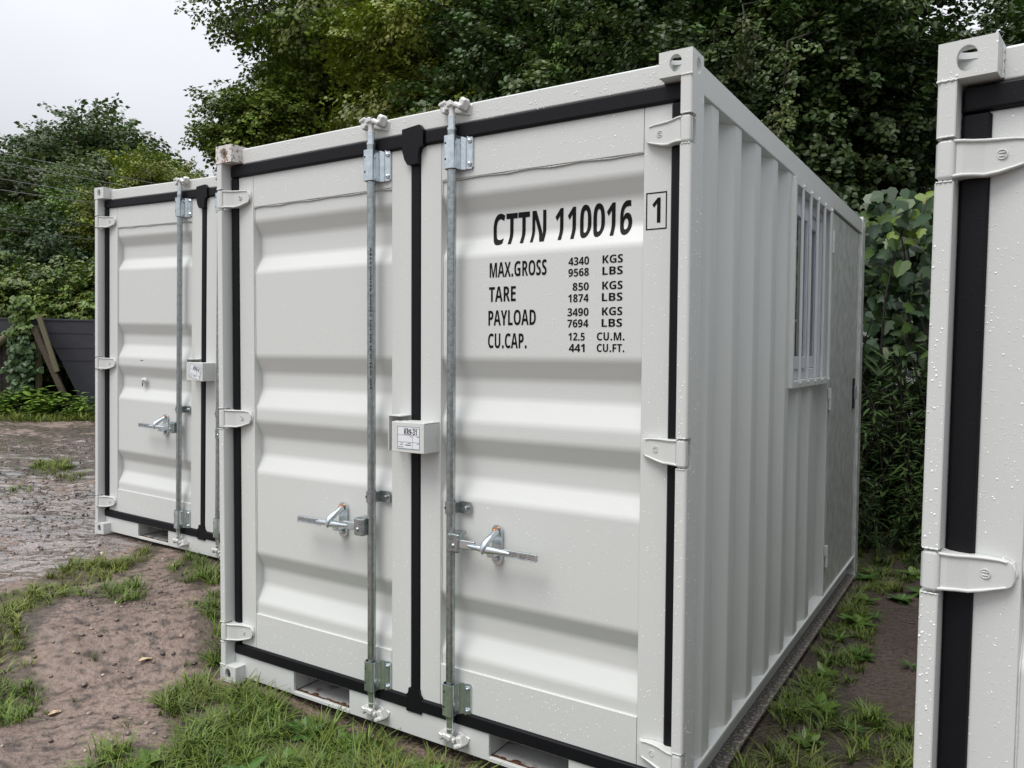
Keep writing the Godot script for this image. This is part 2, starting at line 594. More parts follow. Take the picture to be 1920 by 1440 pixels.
func bead(st: SurfaceTool, pts: PackedVector3Array, r: float, ph: float) -> void:
	var path := PackedVector3Array()
	var rr := PackedFloat32Array()
	for i in pts.size() - 1:
		var n := maxi(2, int(pts[i].distance_to(pts[i + 1]) / 0.007))
		for k in n:
			path.append(pts[i].lerp(pts[i + 1], float(k) / n))
			rr.append(r * (0.75 + 0.5 * absf(sin(path.size() * 1.37 + ph)) * (0.5 + 0.5 * sin(path.size() * 0.31 + ph))))
	path.append(pts[pts.size() - 1])
	rr.append(r)
	tube(st, path, rr, 5)

func weld_mesh(H: float, W: float, right: bool) -> SurfaceTool:
	var st := mb()
	var prof := door_profile(H)
	var x := (W - 0.89 + 0.0015) if right else 0.1615
	var pts := PackedVector3Array()
	for p in prof:
		pts.append(Vector3(x, p.x, p.y + 0.0015))
	bead(st, pts, 0.0026, 1.0 if right else 4.0)
	var xa := (W - 0.89) if right else 0.16
	var yy := PackedVector3Array()
	for i in 15:
		yy.append(Vector3(xa + 0.73 * i / 14.0, H - 0.2515 + 0.0022 * sin(i * 1.7 + (3.0 if right else 0.0)), -0.0585))
	bead(st, yy, 0.003, 2.0)
	return st

func gasket_bars(st: SurfaceTool, lo: Vector3, hi: Vector3) -> void:
	box(st, lo, hi, 0.007)

func text_mesh(s: String, bold: bool, x0: float, x1: float, y0: float, y1: float, zf: Callable, cuts: PackedFloat32Array, lift: float) -> ArrayMesh:
	var f := SystemFont.new()
	f.font_names = PackedStringArray(["Droid Sans"])
	f.font_weight = 700 if bold else 400
	var tm := TextMesh.new()
	tm.font = f
	tm.text = s
	tm.font_size = 64
	tm.pixel_size = 0.01
	tm.depth = 0.0
	tm.curve_step = 0.6
	var arr := tm.get_mesh_arrays()
	var v: PackedVector3Array = arr[Mesh.ARRAY_VERTEX]
	var ids = arr[Mesh.ARRAY_INDEX]
	var lo := Vector3(1e9, 1e9, 0)
	var hi := -lo
	for p in v:
		lo = lo.min(p)
		hi = hi.max(p)
	var tris := []
	var n: int = ids.size() if ids != null and ids.size() > 0 else v.size()
	for i in range(0, n, 3):
		var t := []
		for k in 3:
			var p: Vector3 = v[ids[i + k]] if ids != null and ids.size() > 0 else v[i + k]
			t.append(Vector2(remap(p.x, lo.x, hi.x, x0, x1), remap(p.y, lo.y, hi.y, y0, y1)))
		tris.append(t)
	for c in cuts:
		var nxt := []
		for t in tris:
			var ab := []
			var be := []
			for k in 3:
				var p: Vector2 = t[k]
				var q: Vector2 = t[(k + 1) % 3]
				if p.y >= c: ab.append(p)
				if p.y <= c: be.append(p)
				if (p.y - c) * (q.y - c) < 0.0:
					var m := p.lerp(q, (c - p.y) / (q.y - p.y))
					ab.append(m)
					be.append(m)
			for poly in [ab, be]:
				for k in range(1, poly.size() - 1):
					nxt.append([poly[0], poly[k], poly[k + 1]])
		tris = nxt
	var st := mb()
	for t in tris:
		var P := []
		for k in 3:
			P.append(Vector3(t[k].x, t[k].y, zf.call(t[k].y) + lift))
		var nn: Vector3 = (P[1] - P[0]).cross(P[2] - P[0])
		if nn.length() < 1e-10: continue
		nn = nn.normalized()
		if nn.z < 0.0: nn = -nn
		tri(st, P[0], P[1], P[2], nn, nn, nn)
	return st.commit()

func lock_rod(root: Node3D, xr: float, H: float, dir: float, letters: bool) -> void:
	var zr := -0.022
	var st := mb()
	rod(st, Vector3(xr, 0.135, zr), Vector3(xr, H - 0.10, zr), 0.0152, 18)
	var bar := done("lock_rod", st, M.zinc, root)
	st = mb()
	rod(st, Vector3(xr, H - 0.103, zr), Vector3(xr, H - 0.052, zr), 0.0128, 14)
	rod(st, Vector3(xr, H - 0.1, zr), Vector3(xr, H - 0.092, zr), 0.016, 14)
	done("end_collar", st, M.bright_zinc, bar)
	st = mb()
	rod(st, Vector3(xr, 0.085, zr), Vector3(xr, 0.137, zr), 0.0128, 14)
	done("end_collar", st, M.bright_zinc, bar)
	for yb in [H - 0.226, 0.147]:
		st = mb()
		var yt: float = yb + 0.107
		# folded housing round the rod, open at its ends, and the flange bolted to the door
		var prof := rounded([Vector2(-0.0225, DZ + 0.002), Vector2(-0.0225, zr + 0.021), Vector2(0.0215, zr + 0.021), Vector2(0.0225, DZ + 0.014), Vector2(0.036, DZ + 0.008), Vector2(0.040, DZ + 0.0075), Vector2(0.046, DZ + 0.012), Vector2(0.052, DZ + 0.0075), Vector2(0.064, DZ + 0.0075)], 0.012, 4)
		sheet(st, prof, Vector3(xr, yb, 0), Vector3.RIGHT, Vector3.BACK, Vector3(0, yt - yb, 0), 1.0)
		var inner := PackedVector2Array()
		for p in prof: inner.append(p - Vector2(0.0, 0.003))
		sheet(st, inner, Vector3(xr, yb, 0), Vector3.RIGHT, Vector3.BACK, Vector3(0, yt - yb, 0), -1.0)
		for i in prof.size() - 1:
			for e in [yb, yt]:
				quad(st, Vector3(xr + prof[i].x, e, prof[i].y), Vector3(xr + prof[i + 1].x, e, prof[i + 1].y), Vector3(xr + inner[i + 1].x, e, inner[i + 1].y), Vector3(xr + inner[i].x, e, inner[i].y), Vector3.UP if e == yt else Vector3.DOWN)
		box(st, Vector3(xr + 0.0635, yb + 0.004, DZ), Vector3(xr + 0.0665, yt - 0.004, DZ + 0.008), 0.002)
		for s in [0.016, 0.091]:
			bolt(st, Vector3(xr + 0.055, yb + s, DZ + 0.006), Vector3.BACK, 0.0085, 0.008)
		done("rod_bracket", st, M.bright_zinc, bar)
		for s in [0.030, 0.082]:
			st = mb()
			lump(st, Vector3(xr - 0.011, yb + s, zr + 0.0205), Vector3(0.0045, 0.0045, 0.0012), Basis.IDENTITY, 10, 4)
			done("pin_hole", st, M.dark_hole, bar)
	# cam and keeper at both ends
	for e in [[H - 0.022, 1.0], [0.066, -1.0]]:
		var y: float = e[0]
		var s: float = e[1]
		st = mb()
		tube(st, PackedVector3Array([Vector3(xr, y - 0.036 * s, zr), Vector3(xr, y - 0.02 * s, zr), Vector3(xr - 0.003, y, zr), Vector3(xr - 0.004, y + 0.013 * s, zr)]), PackedFloat32Array([0.014, 0.0105, 0.013, 0.009]), 9)
		XF = Transform3D(Basis(Vector3.BACK, 0.22 * s), Vector3(xr, y, zr))
		box(st, Vector3(-0.030, -0.009, -0.010), Vector3(0.024, 0.008, 0.012), 0.005)
		box(st, Vector3(-0.038, -0.017, -0.012), Vector3(-0.022, 0.006, 0.016), 0.006)
		box(st, Vector3(-0.012, -0.004, 0.002), Vector3(0.012, 0.016, 0.02), 0.005)
		XF = Transform3D.IDENTITY
		done("locking_cam", st, M.cast_white, bar)
		st = mb()
		XF = Transform3D(Basis(Vector3.BACK, -0.45 * s), Vector3(xr + 0.040, y + 0.004 * s, 0))
		box(st, Vector3(-0.014, -0.022, -0.05), Vector3(0.016, 0.020, zr + 0.010), 0.009)
		box(st, Vector3(-0.026, -0.020, zr + 0.001), Vector3(0.012, -0.002, zr + 0.017), 0.007)
		XF = Transform3D(Basis(Vector3.BACK, 0.3 * s), Vector3(xr - 0.040, y + 0.002 * s, 0))
		box(st, Vector3(-0.010, -0.018, -0.05), Vector3(0.010, 0.014, zr + 0.006), 0.007)
		box(st, Vector3(-0.008, 0.002, zr), Vector3(0.024, 0.015, zr + 0.013), 0.005)
		XF = Transform3D.IDENTITY
		XF = Transform3D(Basis(Vector3.BACK, -0.25), Vector3(xr + 0.012, y - 0.002, -0.049))
		box(st, Vector3(-0.055, -0.018, -0.006), Vector3(0.05, 0.018, 0.004), 0.004)
		XF = Transform3D.IDENTITY
		done("cam_keeper", st, M.cast_white, bar)
	# guide clamp half way up
	var yg := 0.852 if H > 2.1 else 0.75
	st = mb()
	tube(st, PackedVector3Array([Vector3(xr, yg - 0.02, zr), Vector3(xr, yg + 0.02, zr)]), PackedFloat32Array([0.0195, 0.0195]), 14)
	prism(st, round_rect(0.052, 0.04, 0.006), Vector3(xr + 0.037, yg, DZ), Vector3.RIGHT, Vector3.UP, Vector3(0, 0, 0.006))
	box(st, Vector3(xr + 0.012, yg - 0.02, DZ + 0.004), Vector3(xr + 0.021, yg + 0.02, zr + 0.006), 0.003)
	bolt(st, Vector3(xr + 0.047, yg, DZ + 0.005), Vector3.BACK, 0.0085, 0.008)
	done("rod_guide", st, M.zinc, bar)
	st = mb()
	lump(st, Vector3(xr - 0.010, yg, zr + 0.0172), Vector3(0.0048, 0.0048, 0.0013), Basis.IDENTITY, 10, 4)
	done("pin_hole", st, M.dark_hole, bar)
	# handle, hub and catch
	var y := 0.745 if H > 2.1 else 0.65
	var zh := 0.002
	st = mb()
	XF = Transform3D(Basis.from_scale(Vector3(dir, 1, 1)), Vector3(xr, y, 0))
	box(st, Vector3(0.010, -0.034, zh - 0.022), Vector3(0.058, 0.030, zh + 0.012), 0.006)
	box(st, Vector3(0.010, 0.018, -0.046), Vector3(0.052, 0.031, zh + 0.004), 0.005)
	lump(st, Vector3(0.036, -0.010, zh + 0.012), Vector3(0.0075, 0.0075, 0.005), Basis.IDENTITY, 12, 6)
	done("handle_hub", st, M.zinc, bar)
	st = mb()
	box(st, Vector3(0.052, -0.018, zh - 0.008), Vector3(0.115, 0.012, zh + 0.006), 0.004)
	tube(st, PackedVector3Array([Vector3(0.09, -0.004, zh + 0.004), Vector3(0.13, -0.005, zh + 0.007), Vector3(0.17, -0.006, zh + 0.008), Vector3(0.22, -0.007, zh + 0.006), Vector3(0.25, -0.009, zh + 0.002)]), PackedFloat32Array([0.004, 0.010, 0.0145, 0.010, 0.007]), 8)
	box(st, Vector3(0.225, -0.022, zh - 0.006), Vector3(0.352, 0.004, zh + 0.007), 0.004)
	box(st, Vector3(0.236, -0.0205, zh + 0.0065), Vector3(0.347, -0.0185, zh + 0.0085), 0.0005)
	box(st, Vector3(0.236, 0.0005, zh + 0.0065), Vector3(0.347, 0.0025, zh + 0.0085), 0.0005)
	XF = Transform3D.IDENTITY
	var hd := done("handle", st, M.bright_zinc, bar)
	var xa := xr + (0.238 if dir > 0 else -0.346)
	var zt := func(_y): return zh + 0.007
	var half1 := text_mesh("SAFJIN", true, xa, xa + 0.046, y - 0.016, y - 0.002, zt, PackedFloat32Array(), 0.0006)
	var half2 := text_mesh("NIP-375", true, xa + 0.052, xa + 0.107, y - 0.016, y - 0.002, zt, PackedFloat32Array(), 0.0006)
	put("raised_letters", half1, M.zinc, bar)
	put("raised_letters", half2, M.zinc, bar)
	hd.set_meta("label", "cast handle with raised letters on its grip")
	st = mb()
	var xc := xr + dir * 0.168
	prism(st, round_rect(0.038, 0.132, 0.0185, 6), Vector3(xc, y - 0.002, DZ), Vector3.RIGHT, Vector3.UP, Vector3(0, 0, 0.007))
	bolt(st, Vector3(xc, y - 0.047, DZ + 0.006), Vector3.BACK, 0.010, 0.009)
	box(st, Vector3(xc - 0.014, y - 0.036, DZ + 0.006), Vector3(xc + 0.014, y - 0.018, zh - 0.008), 0.004)
	tube(st, PackedVector3Array([Vector3(xc + 0.002, y + 0.044, DZ + 0.012), Vector3(xc, y + 0.030, DZ + 0.040), Vector3(xc - 0.004, y + 0.012, zh + 0.012), Vector3(xc - 0.010, y - 0.008, zh + 0.018), Vector3(xc - 0.014, y - 0.020, zh + 0.012)]), PackedFloat32Array([0.012, 0.011, 0.013, 0.011, 0.004]), 9)
	done("handle_catch", st, M.bright_zinc, bar)
	st = mb()
	lump(st, Vector3(xc, y + 0.047, DZ + 0.016), Vector3(0.0095, 0.0095, 0.012), Basis.IDENTITY, 12, 8)
	done("rivet", st, M.copper, bar)
	if letters:   # stencilled maker's marks running up the pipe
		XF = Transform3D(Basis(Vector3(0, 1, 0), Vector3(-1, 0, 0), Vector3(0, 0, 1)), Vector3(xr + 0.010, 1.24, 0))
		put("pipe_print", text_mesh("MX WTI-O-II MI-IOI CMMK SSINOLSTEX", true, 0.0, 0.50, -0.004, 0.004, func(_y): return zr + 0.0125, PackedFloat32Array(), 0.0022), M.ink, bar)
		XF = Transform3D.IDENTITY

func side_wall(root: Node3D, W: float, H: float, L: float, right: bool, zend: float, window: bool) -> void:
	XF = mirror(W, H, L, not right, false, false)
	var xo := W - 0.010
	var xi := W - WALL
	var pts := [Vector2(-0.098, xi)]
	var z := -0.145
	while z - 0.243 > zend:
		pts.append(Vector2(z, xi))
		pts.append(Vector2(z - 0.052, xo))
		pts.append(Vector2(z - 0.125, xo))
		pts.append(Vector2(z - 0.172, xi))
		z -= 0.243
	pts.append(Vector2(zend, xi))
	var st := mb()
	var prof := rounded(pts, 0.008, 3)
	if not window:
		sheet(st, prof, Vector3(0, 0.145, 0), Vector3.BACK, Vector3.RIGHT, Vector3(0, H - 0.10 - 0.145, 0), -1.0)
	else:
		var a := PackedVector2Array()
		var b := PackedVector2Array()
		for p in prof:
			if p.x >= -1.235: a.append(p)
			else: b.append(p)
		var last := a[a.size() - 1]
		var cut := last.lerp(b[0], (-1.235 - last.x) / (b[0].x - last.x))
		a.append(cut)
		b.insert(0, cut)
		sheet(st, a, Vector3(0, 0.145, 0), Vector3.BACK, Vector3.RIGHT, Vector3(0, H - 0.10 - 0.145, 0), -1.0)
		sheet(st, b, Vector3(0, 0.145, 0), Vector3.BACK, Vector3.RIGHT, Vector3(0, 1.24 - 0.145, 0), -1.0)
	done("side_wall", st, M.paint, root)
	st = mb()
	box(st, Vector3(W - 0.064, H - 0.10, -L + CL), Vector3(W - 0.004, H - 0.016, -CL), 0.004)
	done("top_side_rail", st, M.paint, root)
	st = mb()
	box(st, Vector3(W - 0.062, 0.138, -L + CL), Vector3(W - 0.003, 0.150, -CL), 0.002)
	done("bottom_side_rail", st, M.paint, root)
	st = mb()
	box(st, Vector3(W - 0.056, 0.030, -L + CL), Vector3(W - 0.048, 0.138, -CL), 0.0)
	done("rail_web", st, M.paint, root)
	st = mb()
	box(st, Vector3(W - 0.056, 0.018, -L + CL), Vector3(W + 0.004, 0.030, -CL), 0.002)
	done("rail_flange", st, M.muddy_rail, root)
	XF = Transform3D.IDENTITY

func container(called: String, at: Vector3, turn: float, roll: float, H: float, W: float, L: float, kind: String) -> Node3D:
	var root := base(called, at)
	root.basis = Basis(Vector3.UP, turn) * Basis(Vector3.BACK, roll)
	for mz in [false, true]:
		for my in [false, true]:
			for mx in [false, true]:
				XF = mirror(W, H, L, mx, my, mz)
				var chipped: bool = kind == "main" and not mx and not my and not mz
				var cst := done("corner_casting", casting_mesh(H), M.chipped_paint if chipped else M.paint, root)
				if chipped: tag(cst, "corner casting with paint scraped to rusty primer")
	for mz in [false, true]:
		for mx in [false, true]:
			XF = mirror(W, H, L, mx, false, mz)
			done("corner_post", post_mesh(H, not mz), M.galvanised_sheet if kind == "main" and mz and mx else M.paint, root)
	XF = Transform3D.IDENTITY
	# frame of the door end
	var st := mb()
	box(st, Vector3(CW, H - 0.074, -0.115), Vector3(W - CW, H - 0.010, -0.050), 0.006)
	done("top_rail", st, M.paint, root)
	var pk := [[0.385, 0.684], [W - 0.684, W - 0.385]]
	st = mb()
	var xs := [0.034, 0.385, 0.684, W - 0.684, W - 0.385, W - 0.034]
	for i in [0, 2, 4]:
		box(st, Vector3(xs[i], 0.012, -0.062), Vector3(xs[i + 1], 0.112, -0.050), 0.0015)
	for q in pk:
		box(st, Vector3(q[0], 0.103, -0.062), Vector3(q[1], 0.112, -0.051), 0.0)
		box(st, Vector3(q[0], 0.012, -0.062), Vector3(q[1], 0.026, -0.048), 0.0015)
	done("bottom_rail", st, M.paint, root)
	for q in pk:
		st = mb()
		box(st, Vector3(q[0] - 0.008, 0.026, -0.9), Vector3(q[0], 0.112, -0.063), 0.0)
		box(st, Vector3(q[1], 0.026, -0.9), Vector3(q[1] + 0.008, 0.112, -0.063), 0.0)
		box(st, Vector3(q[0], 0.103, -0.9), Vector3(q[1], 0.110, -0.063), 0.0)
		box(st, Vector3(q[0], 0.014, -0.9), Vector3(q[1], 0.022, -0.063), 0.0)
		box(st, Vector3(q[0], 0.022, -0.91), Vector3(q[1], 0.110, -0.902), 0.0)
		var fp := done("fork_pocket", st, M.inner_paint, root)
		st = mb()
		for k in 12:
			var x0: float = lerpf(q[0], q[1], k / 12.0)
			rng.seed = 40 + k
			lump(st, Vector3(x0 + 0.014, 0.0225, -0.066 - rng.randf() * 0.012), Vector3(rng.randf_range(0.012, 0.02), 0.0014, rng.randf_range(0.006, 0.016)), Basis.IDENTITY, 8, 4)
		done("rust_scale", st, M.rust, fp)
	# door leaves
	for right in [false, true]:
		XF = mirror(W, H, L, right, false, false)
		if right:
			XF = Transform3D(Basis.from_scale(Vector3(-1, 1, 1)), Vector3(W, 0, 0))
		var door := done("door", leaf_mesh(H), M.paint, root)
		for r in hinge_rows(H):
			done("hinge", hinge_mesh(r[0], r[1]), M.paint, door)
		st = mb()
		gasket_bars(st, Vector3(0.0345, 0.1525, -0.085), Vector3(0.084 if kind == "right" else 0.075, H - 0.1235, -0.043))
		done("gasket", st, M.gasket, door)
		st = mb()
		gasket_bars(st, Vector3(0.0345, 0.105, -0.085), Vector3(W * 0.5 - 0.0225, 0.1525, -0.0415))
		done("gasket", st, M.gasket, door)
		st = mb()
		gasket_bars(st, Vector3(0.0345, H - 0.1235, -0.085), Vector3(W * 0.5 - 0.046, H - 0.0735, -0.0405))
		done("gasket", st, M.gasket, door)
		XF = Transform3D.IDENTITY
		done("weld_seam", weld_mesh(H, W, right), M.paint, door)
		if right and kind == "main":
			lettering(door, H)
		if not right and kind == "left":
			st = mb()
			lump(st, Vector3(0.405, 1.000, -0.074), Vector3(0.030, 0.018, 0.010), Basis(Vector3.BACK, 0.2), 12, 8)
			var dent := done("dent", st, M.paint, door)
			tag(dent, "small punched dent with torn paint")
			st = mb()
			lump(st, Vector3(0.405, 0.975, -0.0645), Vector3(0.004, 0.013, 0.003), Basis.IDENTITY, 8, 4)
			lump(st, Vector3(0.400, 1.125, -0.0615), Vector3(0.020, 0.0022, 0.0015), Basis(Vector3.BACK, -0.08), 8, 4)
			lump(st, Vector3(0.412, 1.001, -0.063), Vector3(0.012, 0.0025, 0.002), Basis.IDENTITY, 8, 4)
			tag(done("scratch", st, M.dark_hole, door), "", "", "", "stuff")
	# middle gasket with its moulded T pieces
	st = mb()
	gasket_bars(st, Vector3(W * 0.5 - 0.0215, 0.13, -0.085), Vector3(W * 0.5 + 0.0215, H - 0.15, -0.050))
	done("middle_gasket", st, M.gasket, root)
	st = mb()
	prism(st, PackedVector2Array([Vector2(-0.046, -0.062), Vector2(-0.046, -0.132), Vector2(-0.036, -0.165), Vector2(-0.022, -0.185), Vector2(0.023, -0.185), Vector2(0.024, -0.15), Vector2(0.030, -0.132), Vector2(0.046, -0.126), Vector2(0.046, -0.074), Vector2(0.030, -0.055)]), Vector3(W * 0.5, H, -0.08), Vector3.RIGHT, Vector3.UP, Vector3(0, 0, 0.047))
	done("gasket_joint", st, M.gasket, root)
	st = mb()
	prism(st, PackedVector2Array([Vector2(-0.034, 0.098), Vector2(0.034, 0.098), Vector2(0.036, 0.155), Vector2(0.026, 0.166), Vector2(0.024, 0.182), Vector2(-0.024, 0.182), Vector2(-0.026, 0.166), Vector2(-0.036, 0.155)]), Vector3(W * 0.5, 0, -0.08), Vector3.RIGHT, Vector3.UP, Vector3(0, 0, 0.036))
	done("gasket_joint", st, M.gasket, root)
	lock_rod(root, W * 0.5 - 0.177, H, -1.0, kind == "main")
	lock_rod(root, W * 0.5 + 0.177, H, 1.0, false)
	# lock box
	var by := 1.031 if H > 2.1 else 0.93
	st = mb()
	var bx := W * 0.5 - 0.037
	var t := 0.004
	box(st, Vector3(bx, by, 0.026), Vector3(bx + 0.141, by + 0.103, 0.031), 0.002)
	box(st, Vector3(bx, by + 0.099, DZ), Vector3(bx + 0.141, by + 0.103, 0.0265), 0.0015)
	box(st, Vector3(bx + 0.137, by + 0.001, DZ), Vector3(bx + 0.1412, by + 0.0985, 0.0265), 0.0)
	box(st, Vector3(bx, by + 0.001, DZ + 0.02), Vector3(bx + t, by + 0.0985, 0.0265), 0.0)
	for k in 9:
		lump(st, Vector3(bx + 0.012 + k * 0.014, by + 0.103, 0.012 - 0.05 * fmod(k * 0.37, 1.0)), Vector3(0.012, 0.0016, 0.014), Basis.IDENTITY, 8, 4)
	var lb := done("lock_box", st, M.paint, root)
	st = mb()
	box(st, Vector3(bx - 0.036, by - 0.002, DZ), Vector3(bx - 0.032, by + 0.118, 0.008), 0.001)
	box(st, Vector3(bx - 0.036, by + 0.118, DZ), Vector3(bx + 0.02, by + 0.122, 0.006), 0.001)
	done("box_bracket", st, M.paint, lb)
	var tilt := 0.0 if kind == "main" else -0.22
	XF = Transform3D(Basis(Vector3.BACK, tilt), Vector3(bx + 0.075, by + 0.051, 0.0312))
	st = mb()
	box(st, Vector3(-0.048, -0.038, 0), Vector3(0.048, 0.038, 0.0006), 0.0)
	done("sticker", st, M.sticker_white, lb)
	st = mb()
	for q in [[-0.048, -0.038, 0.048, -0.0368], [-0.048, 0.0368, 0.048, 0.038], [-0.048, -0.0368, -0.0468, 0.0368], [0.0468, -0.0368, 0.048, 0.0368]]:
		box(st, Vector3(q[0], q[1], 0.0007), Vector3(q[2], q[3], 0.0011), 0.0)
	done("sticker_border", st, M.sticker_green, lb)
	st = mb()
	for q in [[-0.0465, 0.0085, 0.0465, 0.0092], [-0.0465, -0.0152, 0.0465, -0.0145], [0.018, -0.0365, 0.0187, 0.0084], [-0.024, -0.0365, -0.0233, -0.0153],
			[-0.018, 0.031, -0.001, 0.0324], [0.014, 0.031, 0.043, 0.0322], [0.008, 0.0035, 0.016, 0.005], [0.036, 0.0035, 0.045, 0.005], [-0.034, -0.0195, -0.027, -0.018], [-0.038, -0.025, -0.027, -0.0235], [-0.004, -0.0195, 0.010, -0.018], [-0.014, -0.026, 0.011, -0.0235], [0.037, -0.0195, 0.045, -0.018], [-0.045, -0.033, -0.027, -0.0315]]:
		box(st, Vector3(q[0], q[1], 0.0007), Vector3(q[2], q[3], 0.001), 0.0)
	done("sticker_print", st, M.ink, lb)
	put("handwriting", text_mesh("KR9-31" if kind == "main" else "KR9-4", true, -0.018, 0.036, 0.0105, 0.0300, func(_y): return 0.0008, PackedFloat32Array(), 0.0003), M.ink, lb)
	XF = Transform3D.IDENTITY
	# body
	side_wall(root, W, H, L, false, -L + 0.098, false)
	side_wall(root, W, H, L, true, (-2.075 if kind == "main" else -L + 0.098), kind == "main")
	st = mb()
	box(st, Vector3(0.0645, H - 0.034, -L + 0.03), Vector3(W - 0.0645, H - 0.022, -0.116), 0.0)
	for i in 11:
		var zz := -0.25 - i * (L - 0.45) / 10.0
		box(st, Vector3(0.10, H - 0.022, zz - 0.04), Vector3(W - 0.10, H - 0.010, zz + 0.04), 0.006)
	done("roof", st, M.paint, root)
	st = mb()
	box(st, Vector3(0.034, 0.07, -L + 0.005), Vector3(W - 0.034, H - 0.035, -L + 0.045), 0.003)
	done("back_wall", st, M.paint, root)
	st = mb()
	box(st, Vector3(0.062, 0.114, -L + 0.046), Vector3(W - 0.062, 0.134, -0.105), 0.0)
	done("floor", st, M.old_wood, root)
	if kind == "main":
		window_and_door(root, W, H, L)
	rain_drops(root, W, H, L, kind)
	return root

func lettering(door: Node3D, H: float) -> void:
	var prof := door_profile(H)
	var zf := func(y: float) -> float:
		for i in prof.size() - 1:
			if y <= prof[i + 1].x:
				return lerpf(prof[i].y, prof[i + 1].y, clampf((y - prof[i].x) / maxf(1e-6, prof[i + 1].x - prof[i].x), 0.0, 1.0))
		return prof[prof.size() - 1].y
	var cuts := PackedFloat32Array()
	for p in prof:
		if p.x > 1.68 and p.x < 1.88: cuts.append(p.x)
	var none := PackedFloat32Array()
	put("lettering", text_mesh("CTTN", true, 1.297, 1.497, 1.722, 1.826, zf, cuts, 0.0012), M.ink, door)
	put("lettering", text_mesh("110016", true, 1.530, 1.790, 1.722, 1.826, zf, cuts, 0.0012), M.ink, door)
	var flat := func(_y): return DZ
	put("lettering", text_mesh("1", true, 1.868, 1.893, 1.745, 1.816, flat, none, 0.0008), M.ink, door)
	var st := mb()
	for q in [[1.849, 1.726, 1.912, 1.7295], [1.849, 1.8285, 1.912, 1.832], [1.849, 1.7295, 1.8525, 1.8285], [1.9085, 1.7295, 1.912, 1.8285]]:
		box(st, Vector3(q[0], q[1], DZ), Vector3(q[2], q[3], DZ + 0.0008), 0.0)
	done("check_digit_frame", st, M.ink, door)
	# words condensed, figures and units plain; corners measured on the door
	var rows := [["MAX.GROSS", 1.303, 1.517, 1.615, "4340", 1.594, "KGS", 1.709, "9568", 1.594, "LBS", 1.709],
		["TARE", 1.301, 1.404, 1.537, "850", 1.609, "KGS", 1.709, "1874", 1.594, "LBS", 1.708],
		["PAYLOAD", 1.299, 1.479, 1.460, "3490", 1.592, "KGS", 1.709, "7694", 1.592, "LBS", 1.708],
		["CU.CAP.", 1.298, 1.446, 1.385, "12.5", 1.596, "CU.M.", 1.693, "441", 1.598, "CU.FT.", 1.693]]
	for r in rows:
		put("lettering", text_mesh(r[0], true, r[1], r[2], r[3], r[3] + 0.049, zf, none, 0.001), M.ink, door)
		var yy: float = r[3] + 0.024
		for k in 2:
			var num: String = r[4 + k * 4]
			var unit: String = r[6 + k * 4]
			var y0 := yy - (0.034 if k == 1 else -0.0005)
			var nx: float = r[5 + k * 4]
			var ux: float = r[7 + k * 4]
			var ue := 1.775 if unit.length() == 3 else 1.783
			put("lettering", text_mesh(num, true, nx, (1.664 if num != "441" and num != "12.5" else 1.652), y0, y0 + 0.0245, zf, none, 0.001), M.ink, door)
			put("lettering", text_mesh(unit, true, ux, ue, y0, y0 + 0.0245, zf, none, 0.001), M.ink, door)

